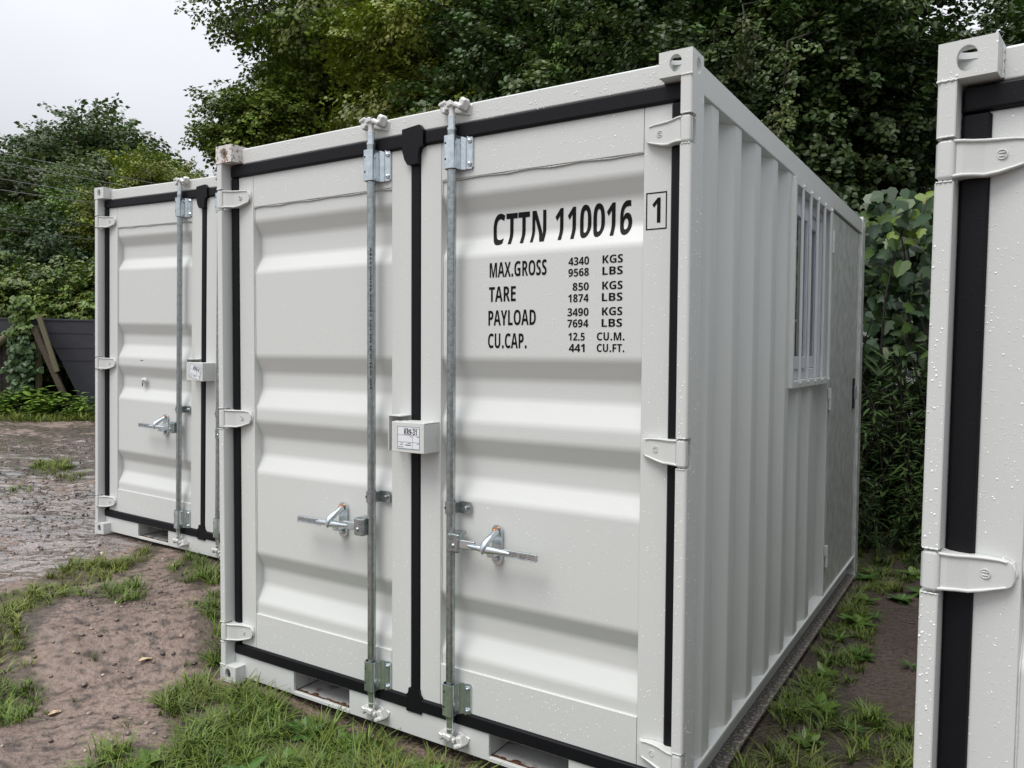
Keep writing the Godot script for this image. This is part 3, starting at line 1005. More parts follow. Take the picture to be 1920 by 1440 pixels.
func window_and_door(root: Node3D, W: float, H: float, L: float) -> void:
	var y0 := 1.232
	var y1 := 2.092
	var za := -1.225
	var zb := -2.035
	var st := mb()   # steel box frame round the window
	box(st, Vector3(W - 0.062, y0, za - 0.022), Vector3(W + 0.008, y1, za), 0.002)
	box(st, Vector3(W - 0.062, y0, zb), Vector3(W + 0.008, y1, zb + 0.022), 0.002)
	box(st, Vector3(W - 0.062, y0, zb + 0.0225), Vector3(W + 0.0075, y0 + 0.03, za - 0.0225), 0.002)
	box(st, Vector3(W - 0.062, y1 - 0.03, zb + 0.0225), Vector3(W + 0.0075, y1, za - 0.0225), 0.002)
	var win := done("window", st, M.paint, root)
	var iz0 := za - 0.0225
	var iz1 := zb + 0.0225
	var iy0 := y0 + 0.03
	var iy1 := y1 - 0.03
	var xf := W - 0.034
	st = mb()        # white plastic outer frame
	for q in [[iz0 - 0.04, iy0, iz0, iy1], [iz1, iy0, iz1 + 0.04, iy1], [iz1 + 0.04, iy0, iz0 - 0.04, iy0 + 0.045], [iz1 + 0.04, iy1 - 0.045, iz0 - 0.04, iy1]]:
		box(st, Vector3(xf - 0.04, q[1], q[0]), Vector3(xf, q[3], q[2]), 0.003)
	done("window_frame", st, M.pvc, win)
	var zm := (iz0 + iz1) * 0.5
	for s in [[iz0 - 0.041, zm - 0.02, xf + 0.012], [zm + 0.02, iz1 + 0.041, xf - 0.012]]:
		st = mb()
		var a: float = s[0]
		var b: float = s[1]
		var x: float = s[2]
		var ya := iy0 + 0.046
		var yb := iy1 - 0.046
		for q in [[a - 0.045, ya, a, yb], [b, ya, b + 0.045, yb], [b + 0.045, ya, a - 0.045, ya + 0.055], [b + 0.045, yb - 0.055, a - 0.045, yb]]:
			box(st, Vector3(x - 0.028, q[1], q[0]), Vector3(x, q[3], q[2]), 0.004)
		done("sash", st, M.pvc, win)
		st = mb()
		box(st, Vector3(x - 0.016, ya + 0.055, b + 0.045), Vector3(x - 0.012, yb - 0.055, a - 0.045), 0.0)
		done("pane", st, M.pane_glass, win)
	for i in 5:
		st = mb()
		var z := lerpf(za - 0.14, zb + 0.045, i / 4.0)
		box(st, Vector3(W - 0.002, y0 + 0.012, z - 0.006), Vector3(W + 0.011, y1 - 0.006, z + 0.006), 0.003)
		for e in [y0 + 0.02, y1 - 0.02]:
			lump(st, Vector3(W + 0.008, e, z), Vector3(0.007, 0.009, 0.008), Basis.IDENTITY, 8, 6)
		done("window_bar", st, M.paint, win)
	# steel above and beside the window
	st = mb()
	box(st, Vector3(W - 0.05, y1 + 0.0005, zb), Vector3(W - 0.012, H - 0.1005, za), 0.0)
	box(st, Vector3(W - 0.062, 0.150, -2.098), Vector3(W - 0.010, H - 0.1005, -2.0755), 0.003)
	box(st, Vector3(W - 0.062, 0.150, -L + 0.1005), Vector3(W - 0.010, H - 0.1005, -L + 0.125), 0.003)
	done("door_frame", st, M.paint, root)
	# flat galvanised side door
	var da := -2.104
	var db := -L + 0.131
	st = mb()
	box(st, Vector3(W - 0.045, 0.155, db), Vector3(W - 0.014, H - 0.108, da), 0.002)
	var sd := done("side_door", st, M.galvanised_sheet, root)
	st = mb()
	for q in [[da - 0.03, 0.16, da - 0.024, H - 0.112], [db + 0.024, 0.16, db + 0.03, H - 0.112]]:
		box(st, Vector3(W - 0.0139, q[1], q[0] - 0.006), Vector3(W - 0.011, q[3], q[2]), 0.001)
	done("folded_seam", st, M.galvanised_sheet, sd)
	for y in [1.935, 1.149, 0.349]:
		st = mb()
		box(st, Vector3(W - 0.0135, y - 0.055, da - 0.055), Vector3(W - 0.006, y - 0.002, da - 0.004), 0.002)
		box(st, Vector3(W - 0.0095, y + 0.002, da + 0.002), Vector3(W - 0.004, y + 0.055, da + 0.03), 0.002)
		rod(st, Vector3(W - 0.003, y - 0.055, da), Vector3(W - 0.003, y - 0.001, da), 0.008, 8)
		rod(st, Vector3(W - 0.003, y + 0.001, da), Vector3(W - 0.003, y + 0.055, da), 0.008, 8)
		done("hinge", st, M.paint, sd)
	st = mb()
	box(st, Vector3(W - 0.0138, 1.055, -2.915), Vector3(W - 0.006, 1.235, -2.865), 0.003)
	done("lock_plate", st, M.dark_hole, sd)
	st = mb()
	box(st, Vector3(W - 0.0062, 1.11, -2.905), Vector3(W + 0.004, 1.19, -2.875), 0.004)
	done("door_handle", st, M.bright_zinc, sd)

# rain standing on the paint, drop by drop
func rain_drops(root: Node3D, W: float, H: float, L: float, kind: String) -> void:
	rng.seed = 900 + int(H * 100) + kind.length()
	var st := mb()
	for j in 3:
		for i in 7:
			var P := []
			for q in [[i, j], [i + 1, j], [i + 1, j + 1], [i, j + 1]]:
				var ph: float = PI * 0.5 * q[1] / 3.0
				var th: float = TAU * q[0] / 7.0
				P.append(Vector3(sin(ph) * cos(th), cos(ph), sin(ph) * sin(th)))
			quadn(st, P[0], P[1], P[2], P[3], P[0], P[1], P[2], P[3])
	var dome := st.commit()
	# faces: corner, edge, edge, normal, how many, largest radius
	var faces := [
		[Vector3(CW, H - 0.072, -0.0498), Vector3(W - 2 * CW, 0, 0), Vector3(0, 0.058, 0), Vector3.BACK, 700, 0.0032],
		[Vector3(CW, H - 0.0102, -0.056), Vector3(W - 2 * CW, 0, 0), Vector3(0, 0, -0.02), Vector3.UP, 420, 0.0045],
		[Vector3(W - CW, H - CH, 0), Vector3(CW, 0, 0), Vector3(0, CH, 0), Vector3.BACK, 60, 0.0028],
		[Vector3(W - 0.03, 0.26, 0), Vector3(0.02, 0, 0), Vector3(0, H - 0.6, 0), Vector3.BACK, 260, 0.0028],
		[Vector3(W, 0.10, -0.012), Vector3(0, 0, -0.085), Vector3(0, H - 0.2, 0), Vector3.RIGHT, 900, 0.0030],
		[Vector3(W - 0.155, 0.3, DZ), Vector3(0.09, 0, 0), Vector3(0, H - 0.45, 0), Vector3.BACK, 420, 0.0026],
		[Vector3(0.895, 0.17, DZ), Vector3(0.08, 0, 0), Vector3(0, H - 0.32, 0), Vector3.BACK, 300, 0.0026],
		[Vector3(W - 0.975, 0.17, DZ), Vector3(0.08, 0, 0), Vector3(0, H - 0.32, 0), Vector3.BACK, 300, 0.0026],
		[Vector3(0.17, H - 0.245, DZ), Vector3(0.7, 0, 0), Vector3(0, 0.115, 0), Vector3.BACK, 420, 0.0030],
		[Vector3(W - 0.88, H - 0.245, DZ), Vector3(0.7, 0, 0), Vector3(0, 0.115, 0), Vector3.BACK, 420, 0.0030],
		[Vector3(0.17, 0.155, DZ), Vector3(0.7, 0, 0), Vector3(0, 0.13, 0), Vector3.BACK, 300, 0.0028],
		[Vector3(W - 0.88, 0.155, DZ), Vector3(0.7, 0, 0), Vector3(0, 0.13, 0), Vector3.BACK, 300, 0.0028],
		[Vector3(0.17, 0.56, -0.0613), Vector3(0.7, 0, 0), Vector3(0, 0.30, 0), Vector3.BACK, 420, 0.0024],
		[Vector3(0.17, 1.37, -0.0613), Vector3(0.7, 0, 0), Vector3(0, 0.30, 0), Vector3.BACK, 420, 0.0024],
		[Vector3(W - 0.88, 0.56, -0.0613), Vector3(0.7, 0, 0), Vector3(0, 0.30, 0), Vector3.BACK, 420, 0.0024],
		[Vector3(W - 0.88, 1.37, -0.0613), Vector3(0.7, 0, 0), Vector3(0, 0.30, 0), Vector3.BACK, 420, 0.0024],
		[Vector3(0.065, 0.17, DZ), Vector3(0.09, 0, 0), Vector3(0, H - 0.3, 0), Vector3.BACK, 420, 0.0028],
		[Vector3(0.002, 0.26, 0), Vector3(0.028, 0, 0), Vector3(0, H - 0.6, 0), Vector3.BACK, 320, 0.0032],
		[Vector3(0.0, H - CH, 0), Vector3(CW, 0, 0), Vector3(0, CH, 0), Vector3.BACK, 60, 0.0030],
		[Vector3(W - 0.0038, H - 0.095, -0.15), Vector3(0, 0, -L + 0.4), Vector3(0, 0.075, 0), Vector3.RIGHT, 500, 0.003],
		[Vector3(0.07, H - 0.118, -0.0402), Vector3(W - 0.14, 0, 0), Vector3(0, 0.038, 0), Vector3.BACK, 0, 0.003]]
	var tf := []
	for f in faces:
		if H < 2.1 and f[0].z == -0.0613: continue
		for i in f[4]:
			var r: float = 0.0006 + (f[5] * 0.8 - 0.0006) * pow(rng.randf(), 3.0)
			var n: Vector3 = f[3]
			var p: Vector3 = f[0] + f[1] * rng.randf() + f[2] * rng.randf()
			if n == Vector3.BACK and f[0].z == 0.0 and f[0].y > H - 0.1:    # keep clear of the casting's hole
				var c := Vector2(fposmod(p.x, W - CW) - CW * 0.5 if p.x < 0.5 else p.x - W + CW * 0.5, p.y - H + CH * 0.5)
				if Vector2(c.x / 0.0178, c.y / 0.0238).length() < 1.15: continue
			if n == Vector3.BACK and f[0].z == 0.0 and f[0].y < 1.0:        # and of the hinge gaps
				var skip := false
				for h in hinge_rows(H):
					if p.y < h[0] + 0.006 and p.y > h[1] - 0.006: skip = true
				if skip: continue
			var b := Basis(Quaternion(Vector3.UP, n)) if n != Vector3.UP else Basis.IDENTITY
			tf.append(Transform3D(b * Basis(Vector3.UP, rng.randf() * TAU) * Basis.from_scale(Vector3(r, r * rng.randf_range(0.35, 0.6), r)), p))
	var mm := MultiMesh.new()
	mm.transform_format = MultiMesh.TRANSFORM_3D
	mm.mesh = dome
	mm.instance_count = tf.size()
	for i in tf.size(): mm.set_instance_transform(i, tf[i])
	var o := MultiMeshInstance3D.new()
	o.name = "rain_drops"
	o.multimesh = mm
	o.material_override = M.whitened_drop
	root.add_child(o, true)
	tag(o, "rain drops standing on the paint, coloured white for the sky glint in them", "", "", "stuff")

# ------------------------------------------------------------------ ground
func ss(a: float, b: float, x: float) -> float:
	var t := clampf((x - a) / (b - a), 0.0, 1.0)
	return t * t * (3.0 - 2.0 * t)

func ground_smooth(x: float, z: float) -> float:
	# the lot climbs towards the second container and stays level beyond it
	var t := -x * 0.8 - z * 0.6
	var plane := 0.196 - 0.0242 * (clampf(x, -6.0, 0.0) + 2.204)
	var h := plane * ss(-0.05, 0.62, t) * (1.0 - ss(-0.26, -0.02, x))
	h += 0.06 * ss(-6.0, -10.0, x)
	# worn hollow in front of the doors
	h -= 0.028 * ss(0.25, 0.6, x) * (1.0 - ss(1.7, 1.95, x)) * ss(-0.35, -0.05, z)
	h -= 0.012 * (1.0 - ss(0.0, 0.25, absf(x - 2.3))) * ss(-3.4, -2.0, z)
	return h

func under(x: float, z: float) -> float:
	# 1 beneath a container, 0 in the open
	var a := ss(-0.10, 0.02, x) * (1.0 - ss(1.98, 2.06, x)) * ss(-3.2, -3.1, z) * (1.0 - ss(-0.04, 0.03, z))
	var b := ss(-2.26, -2.16, x) * (1.0 - ss(-0.24, -0.16, x)) * ss(-3.95, -3.8, z) * (1.0 - ss(-0.80, -0.68, z))
	var c := ss(2.55, 2.65, x) * ss(-2.1, -2.0, z) * (1.0 - ss(0.36, 0.44, z))
	return maxf(a, maxf(b, c))

func gh(x: float, z: float) -> float:
	var h := ground_smooth(x, z)
	var u := 1.0 - under(x, z)
	var rough := 1.0 if x < 0.2 else 0.6
	h += u * rough * (0.022 * fn.get_noise_2d(x, z) + 0.011 * fn2.get_noise_2d(x * 0.55, z * 0.55) + 0.006 * fn2.get_noise_2d(x * 2.3 + 7.0, z * 2.3))
	# wheel ruts across the wet part
	var r := x * 0.42 - z * 0.9
	var rut := 0.5 + 0.5 * sin(r * 4.6 + 1.3 * fn.get_noise_2d(x * 0.5 + 30.0, z * 0.5))
	h += u * (1.0 - ss(-2.4, -1.6, x)) * 0.022 * (rut - 0.5)
	var clod := fn2.get_noise_2d(x * 3.1 + 3.0, z * 3.1 + 8.0)
	h += u * (0.006 + 0.008 * (1.0 - ss(-2.4, -1.6, x))) * clod * absf(clod) * 2.0
	return h - 0.004 - 0.006 * (1.0 - u)

var lawns := []   # [polygon, tufts per square metre, blade scale, colour]

func lawn_at(x: float, z: float) -> float:
	for l in lawns:
		if Geometry2D.is_point_in_polygon(Vector2(x, z), l[0]): return 1.0
	return 0.0

func axis_steps(parts: Array) -> PackedFloat32Array:
	var out := PackedFloat32Array()
	for p in parts:
		var x: float = p[0]
		while x < p[1] - 1e-4:
			out.append(x)
			x += p[2]
	out.append(parts[parts.size() - 1][1])
	return out

func make_ground() -> void:
	var xs := axis_steps([[-260.0, -60.0, 40.0], [-60.0, -20.0, 5.0], [-20.0, -9.0, 0.25], [-9.0, -4.0, 0.06], [-4.0, 0.6, 0.022], [0.6, 3.2, 0.035], [3.2, 8.0, 0.3], [8.0, 40.0, 8.0], [40.0, 260.0, 55.0]])
	var zs := axis_steps([[-260.0, -40.0, 44.0], [-40.0, -8.0, 2.0], [-8.0, -4.2, 0.12], [-4.2, -1.4, 0.045], [-1.4, 1.2, 0.022], [1.2, 3.0, 0.15], [3.0, 30.0, 6.75], [30.0, 260.0, 46.0]])
	var nx := xs.size()
	var nz := zs.size()
	var P := PackedVector3Array()
	var C := PackedColorArray()
	P.resize(nx * nz)
	C.resize(nx * nz)
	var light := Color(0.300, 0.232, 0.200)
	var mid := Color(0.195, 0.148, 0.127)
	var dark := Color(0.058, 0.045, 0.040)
	for j in nz:
		for i in nx:
			var x := xs[i]
			var z := zs[j]
			P[j * nx + i] = Vector3(x, gh(x, z), z)
			var a := fn.get_noise_2d(x * 0.9 + 50.0, z * 0.9) + 0.5 * fn2.get_noise_2d(x * 0.4, z * 0.4 + 20.0)
			var c := mid.lerp(light, clampf(0.5 + a * 0.9, 0.0, 1.0))
			var sp := fn2.get_noise_2d(x * 1.6 + 90.0, z * 1.6)
			c = c.lerp(dark, clampf((sp - 0.14) * 4.5, 0.0, 0.9))
			# loose dark gravel in the wheel tracks
			var wet := (1.0 - ss(-2.6, -1.9, x)) * ss(-2.6, -1.4, z)
			c = c.lerp(dark * 1.2, wet * clampf(0.1 + 1.3 * fn.get_noise_2d(x * 1.7, z * 2.6 + 11.0), 0.0, 0.7))
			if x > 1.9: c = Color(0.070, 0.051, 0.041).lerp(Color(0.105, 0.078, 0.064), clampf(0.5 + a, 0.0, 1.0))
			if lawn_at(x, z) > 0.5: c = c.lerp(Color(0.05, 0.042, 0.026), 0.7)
			if x < -12.0 or z < -5.5: c = Color(0.05, 0.055, 0.025)
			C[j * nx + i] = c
	var N := PackedVector3Array()
	N.resize(P.size())
	for j in nz:
		for i in nx:
			var l := P[j * nx + maxi(i - 1, 0)]
			var r := P[j * nx + mini(i + 1, nx - 1)]
			var d := P[maxi(j - 1, 0) * nx + i]
			var u := P[mini(j + 1, nz - 1) * nx + i]
			N[j * nx + i] = (u - d).cross(r - l).normalized()
	var I := [PackedInt32Array(), PackedInt32Array()]
	for j in nz - 1:
		for i in nx - 1:
			var a := j * nx + i
			var p := P[a]
			var w := fn.get_noise_2d(p.x * 0.8, p.z * 1.3 + 3.0) + 0.5 * fn2.get_noise_2d(p.x * 0.9, p.z * 1.2) - 1.2 * ss(-2.1, -1.1, p.x) + 0.45 - 0.5 * ss(-7.0, -9.0, p.x) - 3.0 * ss(-9.5, -11.0, p.x) - 3.0 * ss(-5.0, -7.0, p.z)
			var k := 1 if w > 0.0 else 0
			I[k].append_array(PackedInt32Array([a, a + 1, a + nx, a + 1, a + nx + 1, a + nx]))
	var arr := []
	arr.resize(Mesh.ARRAY_MAX)
	arr[Mesh.ARRAY_VERTEX] = P
	arr[Mesh.ARRAY_NORMAL] = N
	arr[Mesh.ARRAY_COLOR] = C
	var m := ArrayMesh.new()
	for k in 2:
		arr[Mesh.ARRAY_INDEX] = I[k]
		m.add_surface_from_arrays(Mesh.PRIMITIVE_TRIANGLES, arr)
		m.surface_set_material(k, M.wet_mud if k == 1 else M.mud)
	var g := put("ground", m, null, self)
	tag(g, "wet brown muddy ground of the lot", "", "", "structure")

func make_puddle(lo: Vector2, hi: Vector2, lift: float) -> void:
	# a sheet of water level with the hollows: only ground lower than it is covered
	var st := mb()
	var n := 24
	for j in n:
		for i in n:
			var P := []
			for q in [[i, j], [i + 1, j], [i + 1, j + 1], [i, j + 1]]:
				var x := lerpf(lo.x, hi.x, q[0] / float(n))
				var z := lerpf(lo.y, hi.y, q[1] / float(n))
				var e := 1.0 - pow(maxf(absf(q[0] / float(n) - 0.5), absf(q[1] / float(n) - 0.5)) * 2.0, 3.0)
				P.append(Vector3(x, ground_smooth(x, z) + lift - 0.05 * (1.0 - e), z))
			quad(st, P[0], P[1], P[2], P[3], Vector3.UP)
	var o := done("puddle", st, M.puddle_water, self)
	tag(o, "shallow brown rain water standing in the wheel tracks", "", "", "structure")

# ------------------------------------------------------------------ leaves
const OUTLINES := {
	"maple": [Vector2(0.0, 0.0), Vector2(0.18, 0.02), Vector2(0.46, -0.02), Vector2(0.36, 0.2), Vector2(0.62, 0.5), Vector2(0.32, 0.5), Vector2(0.24, 0.66), Vector2(0.0, 1.0)],
	"grape": [Vector2(0.0, 0.0), Vector2(0.26, -0.14), Vector2(0.55, 0.02), Vector2(0.60, 0.36), Vector2(0.46, 0.50), Vector2(0.34, 0.72), Vector2(0.0, 1.0)],
	"lobed": [Vector2(0.0, 0.0), Vector2(0.28, -0.14), Vector2(0.58, 0.0), Vector2(0.46, 0.2), Vector2(0.64, 0.46), Vector2(0.36, 0.52), Vector2(0.24, 0.78), Vector2(0.0, 1.0)],
	"oval": [Vector2(0.0, 0.0), Vector2(0.22, 0.15), Vector2(0.30, 0.42), Vector2(0.2, 0.75), Vector2(0.0, 1.0)],
	"lance": [Vector2(0.0, 0.0), Vector2(0.11, 0.3), Vector2(0.09, 0.65), Vector2(0.0, 1.0)],
	"kite": [Vector2(0.0, 0.0), Vector2(0.34, 0.42), Vector2(0.0, 1.0)]}

func leaf(st: SurfaceTool, o: Vector3, dir: Vector3, nrm: Vector3, length: float, kind: String, c: Color, fold := 0.25, curl := 0.2) -> void:
	var y := dir.normalized()
	var x := y.cross(nrm).normalized()
	var n := x.cross(y).normalized()
	var out: Array = OUTLINES[kind]
	for s in [-1.0, 1.0]:
		var prev := Vector3.ZERO
		var nn: Vector3 = (n - x * (s * -fold)).normalized()
		for i in out.size():
			var q: Vector2 = out[i]
			var p: Vector3 = o + (x * (s * q.x) + y * q.y - n * (fold * q.x + curl * q.y * q.y)) * length
			if i > 0:
				var mid: Vector3 = o + (y * 0.45 - n * (curl * 0.2)) * length
				st.set_color(c)
				if i == 1 or i == out.size() - 1 or true:
					var a := mid
					var b := prev
					var d := p
					if (b - a).cross(d - a).dot(nn) > 0.0:
						var t := b; b = d; d = t
					st.set_color(c); st.set_normal(nn); st.add_vertex(a)
					st.set_color(c); st.set_normal(nn); st.add_vertex(b)
					st.set_color(c); st.set_normal(nn); st.add_vertex(d)
			prev = p

# a spray of leaves on a twig along +y, facing +z; unit length
func sprig(kind: String, count: int, size: float, seed_: int, width := 0.3, tilt := 0.5, twig := true) -> ArrayMesh:
	rng.seed = seed_
	var st := mb()
	for i in count:
		var t := (i + 0.6) / count
		var s := -1.0 if i % 2 == 0 else 1.0
		var o := Vector3(s * width * rng.randf_range(0.1, 1.0) * (1.1 - t * 0.6), t * 0.92 + rng.randf_range(-0.04, 0.04), rng.randf_range(-0.12, 0.10))
		var dir := Vector3(s * rng.randf_range(0.2, 1.0), rng.randf_range(0.2, 1.0), rng.randf_range(-0.7, 0.1))
		var nrm := Vector3(rng.randf_range(-tilt, tilt), rng.randf_range(-tilt, tilt), 1.0)
		var b := rng.randf_range(0.72, 1.28)
		var c := Color(b * rng.randf_range(0.85, 1.2), b, b * rng.randf_range(0.75, 1.15))
		leaf(st, o, dir, nrm, size * rng.randf_range(0.7, 1.25), kind, c, rng.randf_range(0.1, 0.35), rng.randf_range(0.05, 0.35))
	if twig:
		st.set_color(Color(0.5, 0.35, 0.3))
		var a := Vector3(0, 0, 0)
		var b := Vector3(0, 0.95, -0.03)
		for q in [Vector3(0.007, 0, 0), Vector3(0, 0, 0.007)]:
			for v in [a - q, a + q, b]:
				st.set_color(Color(0.6, 0.4, 0.35)); st.set_normal(Vector3(0, 0, 1)); st.add_vertex(v)
	return st.commit()

func scatter(called: String, mesh: Mesh, mt: Material, tf: Array, cols: Array, parent: Node) -> MultiMeshInstance3D:
	var mm := MultiMesh.new()
	mm.transform_format = MultiMesh.TRANSFORM_3D
	mm.use_colors = true
	mm.mesh = mesh
	mm.instance_count = tf.size()
	for i in tf.size():
		mm.set_instance_transform(i, tf[i])
		mm.set_instance_color(i, cols[i])
	var o := MultiMeshInstance3D.new()
	o.name = numbered(called) if parent == self else called
	o.multimesh = mm
	o.material_override = mt
	parent.add_child(o, true)
	return o

func look(fwd: Vector3, up: Vector3) -> Basis:
	var y := fwd.normalized()
	var x := y.cross(up).normalized()
	if x.length() < 0.5: x = Vector3.RIGHT
	return Basis(x, y, x.cross(y))

# crown: centre and half axes above the base; clumps of sprays, each on a limb of its own
func tree(called: String, label: String, group: String, at: Vector3, centre: Vector3, rad: Vector3, clumps: int, clump_r: float, sprays: int, mesh: Mesh, spray_len: float, col: Color, var_: float, trunk_r: float, seed_: int, low := -1.0, flat := 0.5) -> Node3D:
	var root := base(called, at)
	tag(root, label, "tree", group)
	rng.seed = seed_
	var st := mb()
	var top := centre + Vector3(0, rad.y * 0.55, 0)
	var path := PackedVector3Array()
	var rr := PackedFloat32Array()
	for i in 9:
		var t := i / 8.0
		var p := Vector3(0, -0.1, 0).lerp(top, t)
		p.x = top.x * t * t + 0.12 * sin(t * 5.0 + seed_)
		p.z = top.z * t * t + 0.12 * cos(t * 4.0 + seed_)
		path.append(p)
		rr.append(trunk_r * (1.0 - 0.82 * t) + 0.01)
	tube(st, path, rr, 9)
	done("trunk", st, M.bark, root)
	st = mb()
	var tf := []
	var cols := []
	for k in clumps:
		var d := Vector3(rng.randfn(), rng.randfn(), rng.randfn()).normalized()
		var r := pow(rng.randf(), 0.33)
		var c := centre + d * r * rad
		if c.y < low: c.y = low + rng.randf() * 0.5
		var t0 := clampf((c.y - 0.35 * Vector2(c.x - top.x * 0.5, c.z - top.z * 0.5).length()) / top.y, 0.12, 0.97)
		var a := path[int(t0 * 8.0)]
		var bend := a.lerp(c, 0.5) + Vector3(0, 0.18 * (c - a).length(), 0)
		var lp := PackedVector3Array()
		var lr := PackedFloat32Array()
		for i in 6:
			var t := i / 5.0
			lp.append(a.lerp(bend, t).lerp(bend.lerp(c, t), t))
			lr.append(lerpf(trunk_r * 0.28, 0.012, t))
		tube(st, lp, lr, 5, false)
		var shade := rng.randf_range(1.0 - var_, 1.0 + var_)
		var cr := clump_r * rng.randf_range(0.7, 1.3)
		for i in sprays:
			var e := Vector3(rng.randfn(), rng.randfn(), rng.randfn()).normalized() * pow(rng.randf(), 0.45)
			var p := c + e * Vector3(cr, cr * flat, cr)
			var outw := (e * Vector3(1, 0.4, 1) + (c - centre).normalized() * 0.35 + Vector3(rng.randf_range(-0.4, 0.4), rng.randf_range(-0.45, 0.1), rng.randf_range(-0.4, 0.4)))
			var up := Vector3(rng.randf_range(-0.5, 0.5), 1.0, rng.randf_range(-0.5, 0.5)) + e * 0.5
			var s := spray_len * rng.randf_range(0.75, 1.25)
			tf.append(Transform3D(look(outw, up).scaled(Vector3.ONE * s), p))
			var b := shade * rng.randf_range(0.8, 1.2)
			cols.append(Color(col.r * b * rng.randf_range(0.88, 1.14), col.g * b, col.b * b))
	done("branches", st, M.bark, root)
	var o := scatter("crown", mesh, M.leaf, tf, cols, root)
	tag(o, "", "", "", "stuff")
	return root

# ------------------------------------------------------------------ grass and weeds
func tuft_mesh(blades: int, seed_: int, wide: float) -> ArrayMesh:
	rng.seed = seed_
	var st := mb()
	for i in blades:
		var a := rng.randf() * TAU
		var o := Vector3(cos(a), 0, sin(a)) * rng.randf() * 0.35
		var lean := Vector3(cos(a + rng.randf_range(-1.2, 1.2)), 0, sin(a + rng.randf_range(-1.2, 1.2))) * rng.randf_range(0.25, 1.5)
		var h := rng.randf_range(0.45, 1.05)
		var side := lean.cross(Vector3.UP).normalized() * wide * rng.randf_range(0.7, 1.3)
		var b := rng.randf_range(0.7, 1.3)
		var c := Color(b * rng.randf_range(0.8, 1.35), b, b * rng.randf_range(0.6, 1.2))
		if rng.randf() < 0.07: c = Color(3.2, 1.9, 1.9)
		var pts := []
		for k in 4:
			var t := k / 3.0
			pts.append(o + Vector3(0, h * (t - 0.35 * t * t * lean.length()), 0) + lean * h * t * t * 0.9)
		for k in 3:
			var w0 := side * (1.0 - k / 3.0 * 0.75)
			var w1 := side * (1.0 - (k + 1) / 3.0 * 0.75) if k < 2 else Vector3.ZERO
			var nn := (pts[k + 1] - pts[k]).cross(side).normalized() as Vector3
			if nn.y < 0.0: nn = -nn
			nn = (nn + Vector3.UP * 0.5).normalized()
			var Q := [pts[k] - w0, pts[k] + w0, pts[k + 1] + w1, pts[k] - w0, pts[k + 1] + w1, pts[k + 1] - w1]
			if (Q[1] - Q[0]).cross(Q[2] - Q[0]).dot(nn) > 0.0: Q.reverse()
			for v in Q:
				st.set_color(c); st.set_normal(nn); st.add_vertex(v)
	return st.commit()

func rosette_mesh(seed_: int, leaves: int, kind: String, rise: float) -> ArrayMesh:
	rng.seed = seed_
	var st := mb()
	for i in leaves:
		var a := TAU * i / leaves * 1.0 + rng.randf_range(-0.4, 0.4)
		var d := Vector3(cos(a), rng.randf_range(0.15, rise), sin(a))
		var b := rng.randf_range(0.75, 1.25)
		leaf(st, Vector3(cos(a), 0, sin(a)) * 0.05 + Vector3(0, 0.02, 0), d, Vector3(-d.x * 0.5, 1.2, -d.z * 0.5), rng.randf_range(0.6, 1.1), kind, Color(b, b, b), 0.3, 0.45)
	return st.commit()

# upright weed: stem and leaves in whorls, unit height
func weed_mesh(seed_: int, kind: String, size: float, count: int, droop: float) -> Array:
	rng.seed = seed_
	var st := mb()
	var stems := mb()
	for s in 3:
		var lean := Vector3(rng.randf_range(-0.25, 0.25), 0, rng.randf_range(-0.25, 0.25))
		var path := PackedVector3Array()
		var rr := PackedFloat32Array()
		var hh := rng.randf_range(0.75, 1.0)
		for i in 6:
			var t := i / 5.0
			path.append(Vector3(0, -0.02, 0) + Vector3(lean.x * t * t, t * hh, lean.z * t * t))
			rr.append(0.008 * (1.0 - 0.7 * t))
		tube(stems, path, rr, 5, false)
		for i in count:
			var t := lerpf(0.12, 1.0, (i + rng.randf()) / count)
			var o := Vector3(lean.x * t * t, t * hh, lean.z * t * t)
			var a := rng.randf() * TAU
			var d := Vector3(cos(a), rng.randf_range(-droop, 0.7), sin(a))
			var b := rng.randf_range(0.7, 1.25) * (0.85 + 0.35 * t)
			leaf(st, o + d * 0.02, d, Vector3(-d.x * 0.4, 1.0, -d.z * 0.4), size * rng.randf_range(0.6, 1.2) * (1.15 - 0.5 * t), kind, Color(b * rng.randf_range(0.85, 1.15), b, b * 0.9), 0.25, 0.35)
	return [st.commit(), stems.commit()]

func tinted(m: StandardMaterial3D, c: Color) -> StandardMaterial3D:
	var n := m.duplicate() as StandardMaterial3D
	n.albedo_color = c.linear_to_srgb()
	return n

func weed(called: String, label: String, group: String, meshes: Array, m: Material, at: Vector3, h: float, turn: float) -> void:
	var root := base(called, at, turn)
	tag(root, label, "weed", group)
	root.scale = Vector3(h, h, h)
	put("foliage", meshes[0], m, root)
	put("stem", meshes[1], M.bark, root)

func poly(pts: Array) -> PackedVector2Array:
	var o := PackedVector2Array()
	for i in range(0, pts.size(), 2): o.append(Vector2(pts[i], pts[i + 1]))
	return o

